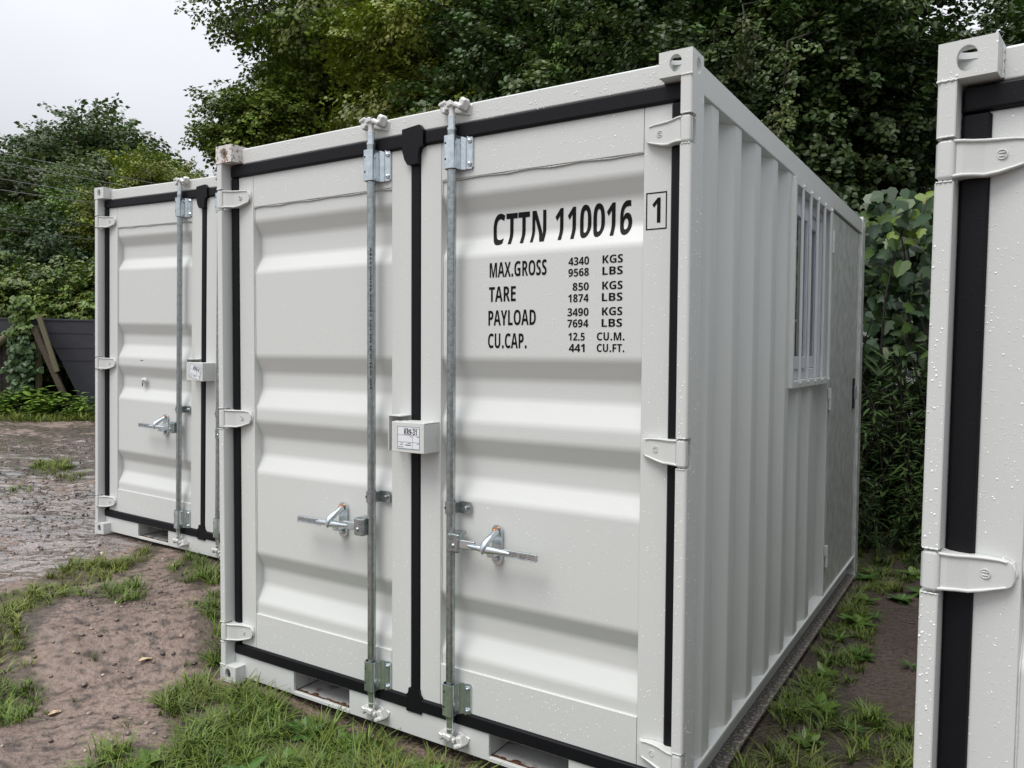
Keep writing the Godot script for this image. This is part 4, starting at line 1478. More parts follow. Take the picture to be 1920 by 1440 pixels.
func set_lawns() -> void:
	var g := Color(0.118, 0.172, 0.035)
	var y := Color(0.148, 0.180, 0.038)
	lawns = [
		[poly([-1.4, 0.21, -1.43, 0.04, -1.67, -0.21, -1.57, -0.4, -1.54, -0.54, -1.33, -0.44, -1.28, -0.15, -1.0, 0.11, -0.88, 0.27, -0.73, 0.39, -0.62, 0.56, -1.0, 0.6]), 700.0, 0.065, y],
		[poly([-1.15, -0.09, -1.19, -0.21, -1.03, -0.31, -0.79, -0.15, -0.92, 0.0]), 520.0, 0.07, g],
		[poly([-0.76, 0.5, -0.62, 0.44, -0.41, 0.48, -0.31, 0.63, -0.29, 0.71, -0.6, 0.75]), 750.0, 0.075, g],
		[poly([-1.4, -0.41, -1.65, -0.64, -1.75, -0.88, -1.6, -0.82, -1.29, -0.48]), 520.0, 0.06, y],
		[poly([-1.2, -0.6, -1.34, -0.8, -1.1, -0.85, -0.74, -0.56, -0.71, -0.42, -1.01, -0.45]), 600.0, 0.085, g],
		[poly([-0.61, -0.36, -0.65, -0.54, -0.30, -0.42, -0.02, -0.25, -0.02, -0.01, -0.12, 0.02, -0.40, -0.16]), 650.0, 0.085, g],
		[poly([-0.14, 0.17, -0.12, 0.08, -0.04, 0.03, 0.34, -0.03, 0.91, -0.03, 1.9, -0.03, 1.9, 0.7, 0.24, 0.75, 0.12, 0.58, 0.30, 0.45]), 1000.0, 0.085, g],
		[poly([-5.02, -1.65, -5.41, -2.02, -5.06, -2.17, -4.53, -1.88, -4.65, -1.54]), 260.0, 0.09, y],
		[poly([-4.5, -1.71, -4.48, -1.95, -4.15, -1.77, -4.17, -1.59]), 300.0, 0.08, y],
		[poly([-4.17, -1.06, -4.14, -1.29, -3.96, -1.2, -3.92, -0.94]), 160.0, 0.06, y],
		[poly([-9.6, -3.1, -9.8, -4.2, -8.7, -5.0, -8.2, -4.9, -8.6, -4.3]), 130.0, 0.16, y],
		[poly([2.03, -0.3, 2.03, -2.0, 2.03, -3.3, 2.12, -3.3, 2.18, -2.5, 2.25, -1.9, 2.20, -1.45, 2.32, -1.15, 2.5, -1.1, 2.6, -0.3]), 620.0, 0.075, g],
		[poly([1.8, -3.3, 1.9, -4.2, 2.7, -4.2, 2.75, -3.0, 2.38, -2.85, 2.2, -3.2]), 230.0, 0.08, g * 0.7]]

func make_grass() -> void:
	var tf := [[], [], []]
	var cols := [[], [], []]
	rng.seed = 77
	for l in lawns:
		var lo := Vector2(1e9, 1e9)
		var hi := -lo
		var pg: PackedVector2Array = l[0]
		for p in pg:
			lo = lo.min(p)
			hi = hi.max(p)
		var n := int((hi.x - lo.x) * (hi.y - lo.y) * l[1])
		for i in n:
			var q := Vector2(lerpf(lo.x, hi.x, rng.randf()), lerpf(lo.y, hi.y, rng.randf()))
			var wob := Vector2(fn.get_noise_2d(q.x * 2.5, q.y * 2.5), fn.get_noise_2d(q.x * 2.5 + 40.0, q.y * 2.5)) * 0.16
			if not Geometry2D.is_point_in_polygon(q + wob, pg): continue
			if under(q.x, q.y) > 0.3: continue
			var thick := fn2.get_noise_2d(q.x * 0.35 + 5.0, q.y * 0.35)
			if thick < -0.22 and rng.randf() < 0.75: continue
			var s: float = l[2] * rng.randf_range(0.6, 1.25) * (1.0 + 0.5 * thick)
			var k := rng.randi() % 3
			var b := Basis(Vector3.UP, rng.randf() * TAU) * Basis(Vector3.RIGHT, rng.randf_range(-0.3, 0.3))
			tf[k].append(Transform3D(b.scaled(Vector3.ONE * s), Vector3(q.x, gh(q.x, q.y) - 0.004, q.y)))
			var v := rng.randf_range(0.7, 1.3)
			var c: Color = l[3]
			var dry := clampf(fn.get_noise_2d(q.x * 1.3 + 9.0, q.y * 1.3) * 2.0, 0.0, 1.0) * rng.randf()
			c = c.lerp(Color(0.16, 0.12, 0.045), dry * 0.6)
			cols[k].append(Color(c.r * v, c.g * v, c.b * v))
	# lone blades and seedlings over the bare mud
	for i in 900:
		var q := Vector2(rng.randf_range(-7.0, 0.1), rng.randf_range(-3.2, 0.9))
		if fn2.get_noise_2d(q.x * 0.25, q.y * 0.25 + 60.0) < 0.12: continue
		if under(q.x, q.y) > 0.1: continue
		var k := rng.randi() % 3
		tf[k].append(Transform3D(Basis(Vector3.UP, rng.randf() * TAU).scaled(Vector3.ONE * rng.randf_range(0.025, 0.055)), Vector3(q.x, gh(q.x, q.y) - 0.003, q.y)))
		cols[k].append(Color(0.085, 0.095, 0.03))
	var holder := base("grass", Vector3.ZERO)
	tag(holder, "patchy wet green grass growing through the mud", "grass", "", "stuff")
	for k in 3:
		var o := scatter("blades", tuft_mesh([15, 18, 11][k], 300 + k, [0.034, 0.028, 0.05][k]), M.grass, tf[k], cols[k], holder)
		tag(o, "", "", "", "stuff")

func make_gravel() -> void:
	rng.seed = 123
	var st := mb()
	lump(st, Vector3.ZERO, Vector3(1, 0.55, 0.8), Basis.IDENTITY, 7, 4)
	var mesh := st.commit()
	var tf := []
	var cols := []
	for i in 26000:
		var q := Vector2(-rng.randf() * 7.0 + 0.3, rng.randf_range(-3.4, 1.0))
		if under(q.x, q.y) > 0.1 or lawn_at(q.x, q.y) > 0.5: continue
		if fn.get_noise_2d(q.x * 1.7, q.y * 2.6 + 11.0) < -0.05 and rng.randf() < 0.65: continue
		var s := 0.0022 + 0.013 * pow(rng.randf(), 5.0)
		if q.x < -2.2: s *= 1.15
		tf.append(Transform3D(Basis.from_euler(Vector3(rng.randf_range(-0.4, 0.4), rng.randf() * TAU, rng.randf_range(-0.4, 0.4))).scaled(Vector3.ONE * s), Vector3(q.x, gh(q.x, q.y) + s * 0.12, q.y)))
		var t := rng.randf()
		var c := Color(0.07, 0.055, 0.05) if t < 0.5 else (Color(0.17, 0.13, 0.11) if t < 0.94 else Color(0.42, 0.36, 0.29))
		cols.append(c * rng.randf_range(0.7, 1.3))
	var o := scatter("gravel", mesh, M.pebble, tf, cols, self)
	tag(o, "loose gravel and dark clods scattered over the mud", "gravel", "", "stuff")
	var chips := [[-1.18, -0.62, 0.07, "pale splintered wood chip lying on the mud nearest the second container"], [-0.36, 0.10, 0.045, "tan wood chip at the edge of the front lawn"], [-0.28, 0.52, 0.035, "small pale wood chip on the brown mud near the left frame edge"]]
	for ch in chips:
		st = mb()
		for k in 3:
			XF = Transform3D(Basis(Vector3.UP, 0.5 + k * 0.35) * Basis(Vector3.BACK, 0.06 * k), Vector3(0.008 * k, 0.002 + 0.003 * k, 0.01 * k))
			box(st, Vector3(-ch[2] * 0.5, 0, -0.006), Vector3(ch[2] * (0.5 - 0.12 * k), 0.004, 0.006), 0.0015)
		XF = Transform3D.IDENTITY
		var m := mat("chip", srgb(0.50, 0.38, 0.24), 0.6)
		var w := done("wood_chip", st, m, self)
		w.position = Vector3(ch[0], gh(ch[0], ch[1]), ch[1])
		tag(w, ch[3], "wood chip", "wood chips on the mud")

# ------------------------------------------------------------------ tumbledown shed and fence
func make_fence() -> void:
	var yaw := deg_to_rad(32.2)
	var o := Vector3(-10.32, 0.235, -4.45)
	var f := base("sheet_fence", o, yaw)
	tag(f, "black sheet fence with horizontal seams behind leaning planks", "fence")
	var sheets := [
		PackedVector2Array([Vector2(0.84, -0.1), Vector2(4.6, -0.1), Vector2(4.6, 0.98), Vector2(0.34, 0.98)]),
		PackedVector2Array([Vector2(0.345, 0.97), Vector2(4.6, 0.97), Vector2(4.6, 1.18), Vector2(0.235, 1.18)]),
		PackedVector2Array([Vector2(0.24, 1.17), Vector2(4.6, 1.17), Vector2(4.6, 1.42), Vector2(0.11, 1.42)]),
		PackedVector2Array([Vector2(-1.9, 1.44), Vector2(4.6, 1.346), Vector2(4.6, 1.551), Vector2(-1.9, 1.645)])]
	for i in sheets.size():
		var st := mb()
		prism(st, sheets[i], Vector3(0, 0, -0.02 + 0.007 * i), Vector3.RIGHT, Vector3.UP, Vector3(0, 0, 0.005))
		done("sheet", st, M.tar_sheet, f)
	var st := mb()
	XF = Transform3D(Basis(Vector3.BACK, -0.0145), Vector3(0, 1.61, 0))
	box(st, Vector3(-1.9, 0, -0.03), Vector3(4.6, 0.03, 0.02), 0.004)
	XF = Transform3D.IDENTITY
	done("top_trim", st, M.tar_sheet, f)
	for x in [-0.28, 2.2, 4.55]:
		st = mb()
		box(st, Vector3(x - 0.05, -0.3, -0.14), Vector3(x + 0.05, 1.54, -0.035), 0.006)
		done("post", st, M.old_wood, f)
	# lean-to behind it: dark inside
	var s := base("shed", o + Basis(Vector3.UP, yaw) * Vector3(0, 0, -0.2), yaw)
	tag(s, "dark open lean-to behind the leaning planks", "shed")
	for q in [["back_wall", Vector3(-1.9, -0.3, -1.5), Vector3(1.1, 1.5, -1.45)], ["side_wall", Vector3(1.1, -0.3, -1.5), Vector3(1.15, 1.4, 0.1)], ["side_wall", Vector3(-1.95, -0.3, -1.5), Vector3(-1.9, 1.5, 0.1)]]:
		st = mb()
		box(st, q[1], q[2], 0.003)
		done(q[0], st, M.brown_board, s)
	st = mb()
	XF = Transform3D(Basis(Vector3.BACK, -0.0145) , Vector3(0, 0, 0))
	box(st, Vector3(-1.95, 1.56, -1.55), Vector3(1.15, 1.59, 0.14), 0.003)
	XF = Transform3D.IDENTITY
	done("roof", st, M.tar_sheet, s)
	# brown boarded gate with a curved beam over it
	var g := base("board_gate", o + Basis(Vector3.UP, yaw) * Vector3(-0.7, 0, 0.05), yaw)
	tag(g, "dark brown boarded gate under a sagging beam left of the leafy vine", "gate")
	for i in 8:
		st = mb()
		var x := -0.72 + i * 0.145
		box(st, Vector3(x, -0.25, 0), Vector3(x + 0.141, 1.02 + 0.028 * i, 0.022 + 0.004 * (i % 2)), 0.003)
		done("board", st, M.brown_board, g)
	var bm := base("sagging_beam", o + Basis(Vector3.UP, yaw) * Vector3(-0.75, 0, 0.10), yaw)
	tag(bm, "old mossy beam slanting over the boarded gate", "beam")
	st = mb()
	tube(st, PackedVector3Array([Vector3(-0.75, 0.92, 0), Vector3(-0.3, 1.05, 0), Vector3(0.1, 1.19, 0), Vector3(0.38, 1.38, 0), Vector3(0.58, 1.52, 0)]), PackedFloat32Array([0.075, 0.075, 0.075, 0.07, 0.06]), 6)
	done("beam", st, M.mossy_wood, bm)
	# post and the two leaning planks
	var p := base("gate_post", o + Basis(Vector3.UP, yaw) * Vector3(0.06, 0, 0.12), yaw)
	tag(p, "weathered upright post between the leafy vine and the dark gap", "post")
	st = mb()
	box(st, Vector3(-0.035, -0.3, -0.035), Vector3(0.035, 1.52, 0.035), 0.005)
	done("post_timber", st, M.mossy_wood, p)
	st = mb()
	box(st, Vector3(0.036, 0.1, -0.01), Vector3(0.048, 1.1, 0.012), 0.002)
	done("batten", st, M.mossy_wood, p)
	for q in [[Vector3(0.05, 1.52, 0.20), Vector3(0.83, 0.02, 0.42), 0.085, 0.045, "dark thick plank leaning down to the weeds across the fence"], [Vector3(0.175, 1.70, 0.27), Vector3(0.50, 0.80, 0.345), 0.076, 0.03, "shorter pale mossy plank with a pointed top resting on the dark plank"]]:
		var a: Vector3 = q[0]
		var b: Vector3 = q[1]
		var pl := base("leaning_plank", o + Basis(Vector3.UP, yaw) * b, yaw)
		tag(pl, q[4], "plank", "planks leaning on the fence")
		st = mb()
		var d := (a - b)
		var ln := d.length()
		var w: float = q[2]
		var outl := PackedVector2Array([Vector2(-w * 0.5, 0), Vector2(w * 0.5, 0), Vector2(w * 0.5, ln * 0.93), Vector2(w * 0.05, ln), Vector2(-w * 0.5, ln * 0.95)])
		var y := d.normalized()
		var x := y.cross(Vector3.BACK).normalized()
		prism(st, outl, Vector3.ZERO, x, y, x.cross(y) * float(q[3]))
		done("plank_timber", st, M.mossy_wood if w < 0.08 else M.old_wood, pl)
	# vine climbing beside the post
	var vn := base("climbing_vine", o + Basis(Vector3.UP, yaw) * Vector3(-0.12, 0, 0.14), yaw)
	tag(vn, "leafy green vine climbing the fence beside the gate post", "vine")
	rng.seed = 66
	st = mb()
	for k in 3:
		var path := PackedVector3Array()
		var rr := PackedFloat32Array()
		for i in 9:
			path.append(Vector3(-0.08 + 0.08 * k + 0.05 * sin(i * 1.3 + k), -0.1 + i * 0.24, 0.02 * cos(i + k)))
			rr.append(0.012 - 0.001 * i)
		tube(st, path, rr, 6)
	done("stem", st, M.bark, vn)
	var tf := []
	var cols := []
	for i in 330:
		var y := rng.randf() * 2.0
		var wdt := 0.13 if y < 1.5 else 0.06
		var pp := Vector3(rng.randfn() * wdt * 0.7, y, rng.randf_range(-0.05, 0.16))
		var up := Vector3(rng.randf_range(-0.5, 0.5), 0.6, 1.0)
		tf.append(Transform3D(look(Vector3(rng.randf_range(-0.8, 0.8), rng.randf_range(-0.9, 0.2), 0.5), up).scaled(Vector3.ONE * rng.randf_range(0.10, 0.16)), pp))
		var b := rng.randf_range(0.6, 1.2)
		cols.append((Color(0.050, 0.100, 0.032) if y < 1.4 else Color(0.10, 0.17, 0.03)) * b)
	tag(scatter("foliage", sprig("grape", 5, 0.42, 31), M.leaf, tf, cols, vn), "", "", "", "stuff")

# ------------------------------------------------------------------ trees and thickets
func make_trees() -> void:
	var maple := sprig("maple", 32, 0.125, 11, 0.36, 0.7)
	var ivy := sprig("grape", 30, 0.115, 12, 0.34, 1.1)
	var far := sprig("kite", 34, 0.17, 13, 0.42, 0.8)
	var shrub := sprig("oval", 18, 0.24, 14, 0.30, 0.7)
	var warm := Color(0.120, 0.165, 0.028)
	var deep := Color(0.050, 0.085, 0.025)
	var lime := Color(0.165, 0.200, 0.026)
	var cool := Color(0.085, 0.125, 0.052)
	# the big maples behind the second container
	tree("maple_tree", "tall spreading maple behind the two left containers with sky showing through its limbs", "trees behind the containers", Vector3(-7.9, 0.1, -10.2), Vector3(-0.3, 7.7, 0.3), Vector3(2.4, 3.5, 2.4), 78, 0.74, 46, maple, 0.58, warm, 0.42, 0.24, 101, 4.4, 0.36)
	tree("maple_tree", "lower leafy maple bough mass left of the tall maple, against the white sky", "trees behind the containers", Vector3(-9.2, 0.1, -8.3), Vector3(0.35, 5.2, -0.2), Vector3(1.1, 1.35, 1.2), 42, 0.58, 44, maple, 0.50, warm * 1.15, 0.38, 0.12, 102, 2.6, 0.36)
	tree("maple_tree", "yellow-green maple directly behind the lettered container's rear left corner", "trees behind the containers", Vector3(-4.7, 0.0, -8.1), Vector3(0, 5.6, 0), Vector3(1.7, 3.0, 1.6), 66, 0.58, 42, maple, 0.48, Color(0.150, 0.185, 0.024), 0.30, 0.13, 103, 2.4, 0.45)
	# dark ivy-hung trees behind the lettered container
	tree("ivy_tree", "dark ivy-hung tree behind the middle of the lettered container", "ivy-hung trees", Vector3(-2.4, 0.0, -7.7), Vector3(0, 4.9, 0), Vector3(1.9, 3.5, 1.5), 110, 0.62, 40, ivy, 0.42, deep * 1.1, 0.40, 0.16, 104, 1.2, 0.7)
	shoots(get_node("ivy_tree"), [[Vector3(-1.75, 5.05, -5.95), Vector3(-1.25, 5.35, -6.3), 46, 0.16, 1.0], [Vector3(-1.70, 4.75, -5.95), Vector3(-1.85, 4.5, -5.9), 12, 0.08, 1.1], [Vector3(-1.2, 5.2, -6.2), Vector3(-0.9, 4.7, -6.1), 30, 0.15, 0.8]], ivy, Color(0.105, 0.170, 0.030), 401)
	tree("ivy_tree", "dark ivy-hung tree above the lettered container's barred window", "ivy-hung trees", Vector3(-0.3, 0.0, -7.3), Vector3(0, 4.6, 0), Vector3(1.9, 3.7, 1.4), 130, 0.60, 42, ivy, 0.40, deep * 0.9, 0.40, 0.16, 105, 1.0, 0.75)
	shoots(get_node("ivy_tree_001"), [[Vector3(0.51, 4.75, -5.6), Vector3(0.56, 4.05, -5.58), 16, 0.035, 0.6], [Vector3(1.01, 4.2, -5.3), Vector3(0.90, 2.95, -5.18), 24, 0.06, 0.9], [Vector3(0.2, 4.6, -5.7), Vector3(0.15, 3.9, -5.7), 14, 0.05, 0.6]], ivy, Color(0.085, 0.125, 0.030), 402)
	tree("ivy_tree", "dark ivy-hung tree in the gap between the lettered and the shorter container", "ivy-hung trees", Vector3(1.0, 0.0, -8.0), Vector3(0, 4.0, 0), Vector3(1.35, 3.7, 1.3), 105, 0.55, 40, ivy, 0.40, deep * 0.95, 0.40, 0.14, 106, 0.8, 0.75)
	tree("ivy_tree", "tree glimpsed above the shorter container at the right edge", "ivy-hung trees", Vector3(3.25, 0.0, -12.2), Vector3(0.1, 5.6, 0), Vector3(1.3, 2.6, 1.2), 46, 0.5, 30, ivy, 0.42, deep, 0.35, 0.12, 107, 2.0, 0.6)
	# the wood behind
	tree("forest_tree", "tree deep in the wood behind the yellow-green maple", "trees of the wood", Vector3(-6.0, 0.0, -12.8), Vector3(0, 5.8, 0), Vector3(2.6, 5.0, 2.0), 90, 0.9, 30, ivy, 0.62, deep, 0.3, 0.2, 108, 1.0, 0.7)
	tree("forest_tree", "tree deep in the wood behind the ivy-hung trees", "trees of the wood", Vector3(-3.0, 0.0, -14.2), Vector3(0, 6.0, 0), Vector3(3.2, 5.4, 2.0), 110, 0.95, 30, ivy, 0.62, deep, 0.3, 0.2, 109, 0.8, 0.7)
	tree("forest_tree", "tree deep in the wood seen through the gap between the containers", "trees of the wood", Vector3(-0.6, 0.0, -15.2), Vector3(0, 5.6, 0), Vector3(2.2, 5.0, 2.0), 95, 0.95, 30, ivy, 0.62, deep, 0.3, 0.2, 110, 0.5, 0.7)
	tree("forest_tree", "added unseen tree right of the shorter container, darkening the lettered side wall", "trees of the wood", Vector3(7.4, 0.0, -5.6), Vector3(0, 4.8, 0), Vector3(1.8, 3.8, 2.6), 80, 0.9, 30, ivy, 0.62, deep, 0.3, 0.2, 120, 0.5, 0.7)  # added out of view to darken the side wall of the lettered container
	tree("forest_tree", "added unseen tree right of and before the shorter container, darkening the lettered side wall", "trees of the wood", Vector3(9.5, 0.0, -1.5), Vector3(0, 4.6, 0), Vector3(1.8, 3.4, 2.6), 80, 0.9, 30, ivy, 0.62, deep, 0.3, 0.2, 121, 0.5, 0.7)  # second unseen tree, added to keep sky light off that wall
	# left, between the maple and the far trees
	tree("maple_tree", "small bright yellow-green maple above the second container's top left corner", "trees on the left", Vector3(-17.7, 0.1, -11.1), Vector3(0.4, 4.5, 0), Vector3(1.4, 2.1, 1.5), 60, 0.55, 32, maple, 0.52, lime, 0.25, 0.12, 111, 1.5, 0.5)
	tree("maple_tree", "shaded maple between the bright small maple and the big maples", "trees on the left", Vector3(-15.2, 0.1, -11.6), Vector3(0, 3.5, 0), Vector3(1.9, 1.7, 1.6), 60, 0.6, 32, maple, 0.55, warm * 0.9, 0.3, 0.12, 112, 1.2, 0.5)
	var farset := [
		[Vector3(-36.5, 0.3, -20.6), Vector3(-0.4, 8.7, 0), Vector3(2.6, 4.3, 2.6), 95, 1.15, 26, 1.25, cool * 1.15, "tallest far tree on the left skyline"],
		[Vector3(-41.6, 0.3, -19.7), Vector3(0, 7.2, 0), Vector3(3.2, 4.0, 2.6), 90, 1.15, 26, 1.25, cool * 1.05, "far round-topped tree at the left edge of the skyline"],
		[Vector3(-32.9, 0.3, -20.6), Vector3(0, 6.9, 0), Vector3(1.8, 3.9, 2.2), 70, 1.0, 26, 1.15, cool * 1.25, "far tree right of the tallest one, beside the bright small maple"],
		[Vector3(-44.5, 0.3, -17.9), Vector3(0, 7.2, 0), Vector3(2.6, 3.9, 2.4), 55, 1.1, 22, 1.2, cool, "far dark tree half cut off by the left edge"],
		[Vector3(-25.7, 0.3, -13.2), Vector3(0, 4.7, 0), Vector3(2.3, 2.9, 1.8), 70, 0.8, 26, 0.95, Color(0.115, 0.130, 0.066), "greyish feathery tree below the tallest far tree"],
		[Vector3(-26.4, 0.3, -11.5), Vector3(0, 4.4, 0), Vector3(2.2, 2.8, 1.8), 60, 0.8, 26, 0.95, cool, "dull green tree at the left edge behind the cables"],
		[Vector3(-23.2, 0.3, -13.2), Vector3(0, 4.2, 0), Vector3(1.7, 2.7, 1.6), 55, 0.75, 26, 0.9, Color(0.105, 0.130, 0.055), "dull green tree just left of the second container's top corner"],
		[Vector3(-21.4, 0.3, -11.1), Vector3(0, 3.9, 0), Vector3(0.75, 2.5, 0.75), 40, 0.42, 26, 0.62, Color(0.115, 0.190, 0.042), "narrow bright vine-covered tree behind the cables"],
		[Vector3(-18.9, 0.3, -9.2), Vector3(0, 2.9, 0), Vector3(1.5, 1.75, 1.2), 60, 0.5, 26, 0.62, Color(0.066, 0.105, 0.050), "dark green tree above the black sheet fence, right of the paler one"],
		[Vector3(-19.9, 0.3, -8.3), Vector3(0, 2.8, 0), Vector3(1.5, 1.75, 1.2), 60, 0.5, 26, 0.62, Color(0.100, 0.150, 0.040), "paler green tree above the boarded gate"]]
	for i in farset.size():
		var f: Array = farset[i]
		tree("far_tree", f[8], "trees on the left", f[0], f[1], f[2], f[3], f[4], f[5], far, f[6], f[7], 0.28, 0.16, 200 + i, 0.8, 0.55)
	var hs := [[Vector3(-12.5, 0.2, -5.0), "rank green bush over the fence above the boarded gate"], [Vector3(-11.75, 0.2, -5.55), "rank green bush over the fence above the climbing vine"], [Vector3(-11.1, 0.2, -6.1), "rank green bush over the fence beside the second container"], [Vector3(-10.7, 0.2, -6.9), "rank green bush half hidden by the second container"]]
	for i in hs.size():
		var t := tree("overgrown_bush", hs[i][1], "bushes over the fence", hs[i][0], Vector3(0, 1.75, 0), Vector3(0.85, 0.95, 0.6), 60, 0.32, 24, shrub, 0.34, Color(0.120, 0.170, 0.034), 0.45, 0.06, 300 + i, 0.9, 0.7)
		t.set_meta("category", "bush")

# young shoots hanging clear of a crown, each strand from one point to another (world places)
func shoots(root: Node3D, strands: Array, mesh: Mesh, col: Color, seed_: int) -> void:
	rng.seed = seed_
	var tf := []
	var cols := []
	var st := mb()
	for s in strands:
		var a: Vector3 = s[0] - root.position
		var b: Vector3 = s[1] - root.position
		var back := a + Vector3(0, 0.5, -1.2)
		tube(st, PackedVector3Array([back, a, a.lerp(b, 0.5) + Vector3(0.03, 0.02, 0), b]), PackedFloat32Array([0.012, 0.008, 0.006, 0.003]), 5)
		for i in s[2]:
			var t := rng.randf()
			var p := a.lerp(b, t) + Vector3(rng.randfn(), rng.randfn(), rng.randfn()) * float(s[3])
			tf.append(Transform3D(look(Vector3(rng.randf_range(-0.8, 0.8), rng.randf_range(-1.0, 0.3), rng.randf_range(-0.2, 0.7)), Vector3(rng.randf_range(-0.4, 0.4), 0.8, 0.7)).scaled(Vector3.ONE * rng.randf_range(0.16, 0.28)), p))
			var v := rng.randf_range(0.5, 1.15) * float(s[4])
			cols.append(Color(col.r * v * rng.randf_range(0.8, 1.2), col.g * v, col.b * v))
	done("shoot_stems", st, M.bark, root)
	tag(scatter("young_shoots", mesh, M.leaf, tf, cols, root), "", "", "", "stuff")

func make_weeds() -> void:
	# grape thicket behind the gap between the containers; its nearest leaves one by one
	var th := base("grape_thicket", Vector3(2.05, 0.0, -4.75))
	tag(th, "big-leaved wild grape thicket filling the gap behind the lettered container", "thicket")
	rng.seed = 51
	var st := mb()
	for k in 9:
		var path := PackedVector3Array()
		var rr := PackedFloat32Array()
		var x0 := rng.randf_range(-0.9, 0.9)
		for i in 8:
			var t := i / 7.0
			path.append(Vector3(x0 + 0.25 * sin(t * 3.0 + k), -0.05 + 2.6 * t, -0.25 + 0.45 * sin(t * 2.4) + 0.1 * cos(k + t * 4.0)))
			rr.append(0.016 * (1.0 - 0.7 * t))
		tube(st, path, rr, 6)
	done("stems", st, M.bark, th)
	var variants := []
	for k in 4:
		st = mb()
		rng.seed = 500 + k
		leaf(st, Vector3.ZERO, Vector3(0, 1, 0), Vector3(0, 0, 1), 1.0, "lobed" if k != 1 else "grape", Color(1, 1, 1), 0.12 + 0.09 * k, 0.12 + 0.08 * k)
		variants.append(st.commit())
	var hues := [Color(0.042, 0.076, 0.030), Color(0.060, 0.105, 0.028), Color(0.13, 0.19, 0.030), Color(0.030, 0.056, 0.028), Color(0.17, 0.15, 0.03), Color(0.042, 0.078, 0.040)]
	var mats := []
	for h in hues: mats.append(tinted(M.broad_leaf, h))
	rng.seed = 52
	for i in 300:
		var y := 0.95 + 1.7 * pow(rng.randf(), 0.7)
		var x := rng.randf_range(-0.75, 0.75)
		var bulge := 0.30 * cos((y - 1.9) * 1.1) + 0.12 * sin(x * 5.0 + y * 3.0)
		var m := MeshInstance3D.new()
		m.name = "leaf"
		m.mesh = variants[rng.randi() % 4]
		var young := y > 2.2 and rng.randf() < 0.4
		var hk: int = 2 if young else [0, 1, 3, 5, 0, 1, 5, 4 if y > 2.3 and rng.randf() < 0.4 else 1][rng.randi() % 8]
		m.material_override = mats[hk]
		var s := rng.randf_range(0.05, 0.085) if young else rng.randf_range(0.07, 0.14)
		var down := Vector3(rng.randf_range(-0.7, 0.7), rng.randf_range(-1.0, 0.15), rng.randf_range(0.0, 0.6))
		var up := Vector3(rng.randf_range(-0.6, 0.6), rng.randf_range(0.2, 1.0), rng.randf_range(0.4, 1.0))
		m.transform = Transform3D(look(down, up).scaled(Vector3.ONE * s), Vector3(x, y, bulge - 0.05 + rng.randf_range(-0.15, 0.12)))
		th.add_child(m, true)
	var tf := []
	var cols := []
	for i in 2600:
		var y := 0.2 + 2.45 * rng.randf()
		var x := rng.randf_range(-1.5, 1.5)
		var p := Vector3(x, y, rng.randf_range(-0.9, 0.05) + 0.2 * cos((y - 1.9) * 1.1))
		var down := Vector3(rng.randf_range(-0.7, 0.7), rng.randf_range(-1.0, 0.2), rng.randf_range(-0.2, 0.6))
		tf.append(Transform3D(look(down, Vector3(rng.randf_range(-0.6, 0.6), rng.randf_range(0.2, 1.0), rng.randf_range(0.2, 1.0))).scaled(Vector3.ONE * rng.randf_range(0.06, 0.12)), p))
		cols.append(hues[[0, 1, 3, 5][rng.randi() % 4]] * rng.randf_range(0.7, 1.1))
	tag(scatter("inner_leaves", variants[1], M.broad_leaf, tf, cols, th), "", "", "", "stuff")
	# feathery weeds in front of the thicket
	var protos := []
	for k in 4: protos.append(weed_mesh(600 + k, "lance", 0.13, 34, 0.4))
	var wm := [tinted(M.leaf, Color(0.050, 0.088, 0.032)), tinted(M.leaf, Color(0.066, 0.112, 0.036))]
	rng.seed = 61
	for i in 60:
		var x := rng.randf_range(1.45, 2.95)
		var z := rng.randf_range(-4.75, -3.45)
		var h := clampf(1.75 * (-3.35 - z) / 1.1, 0.28, 1.7) * rng.randf_range(0.75, 1.05)
		weed("feathery_weed", "tall feathery-leaved weed in the bed below the grape thicket", "feathery weeds below the grape thicket", protos[i % 4], wm[i % 2], Vector3(x, gh(x, z), z), h, rng.randf() * TAU)
	# leafy weeds along the foot of the fence
	var pr2 := []
	for k in 3: pr2.append(weed_mesh(640 + k, "oval", 0.46, 12, 0.15))
	var fm := [tinted(M.leaf, Color(0.170, 0.270, 0.040)), tinted(M.leaf, Color(0.095, 0.170, 0.032)), tinted(M.leaf, Color(0.130, 0.215, 0.034))]
	var yaw := deg_to_rad(32.2)
	for i in 44:
		var lp := Vector3(rng.randf_range(-1.25, 1.15), 0, rng.randf_range(0.25, 0.95))
		var w := Vector3(-10.32, 0, -4.45) + Basis(Vector3.UP, yaw) * lp
		var h := rng.randf_range(0.28, 0.5) * (1.1 - 0.45 * (lp.z - 0.25))
		weed("fence_weed", "bright leafy weed at the foot of the black sheet fence", "weeds at the foot of the fence", pr2[i % 3], fm[i % 3], Vector3(w.x, gh(w.x, w.z), w.z), h, rng.randf() * TAU)
	# broad-leaved weeds in the grass
	var ros := [rosette_mesh(700, 9, "oval", 1.2), rosette_mesh(701, 12, "oval", 1.0), rosette_mesh(702, 9, "lance", 0.9)]
	var rm := [tinted(M.broad_leaf, Color(0.070, 0.150, 0.030)), tinted(M.broad_leaf, Color(0.105, 0.190, 0.034))]
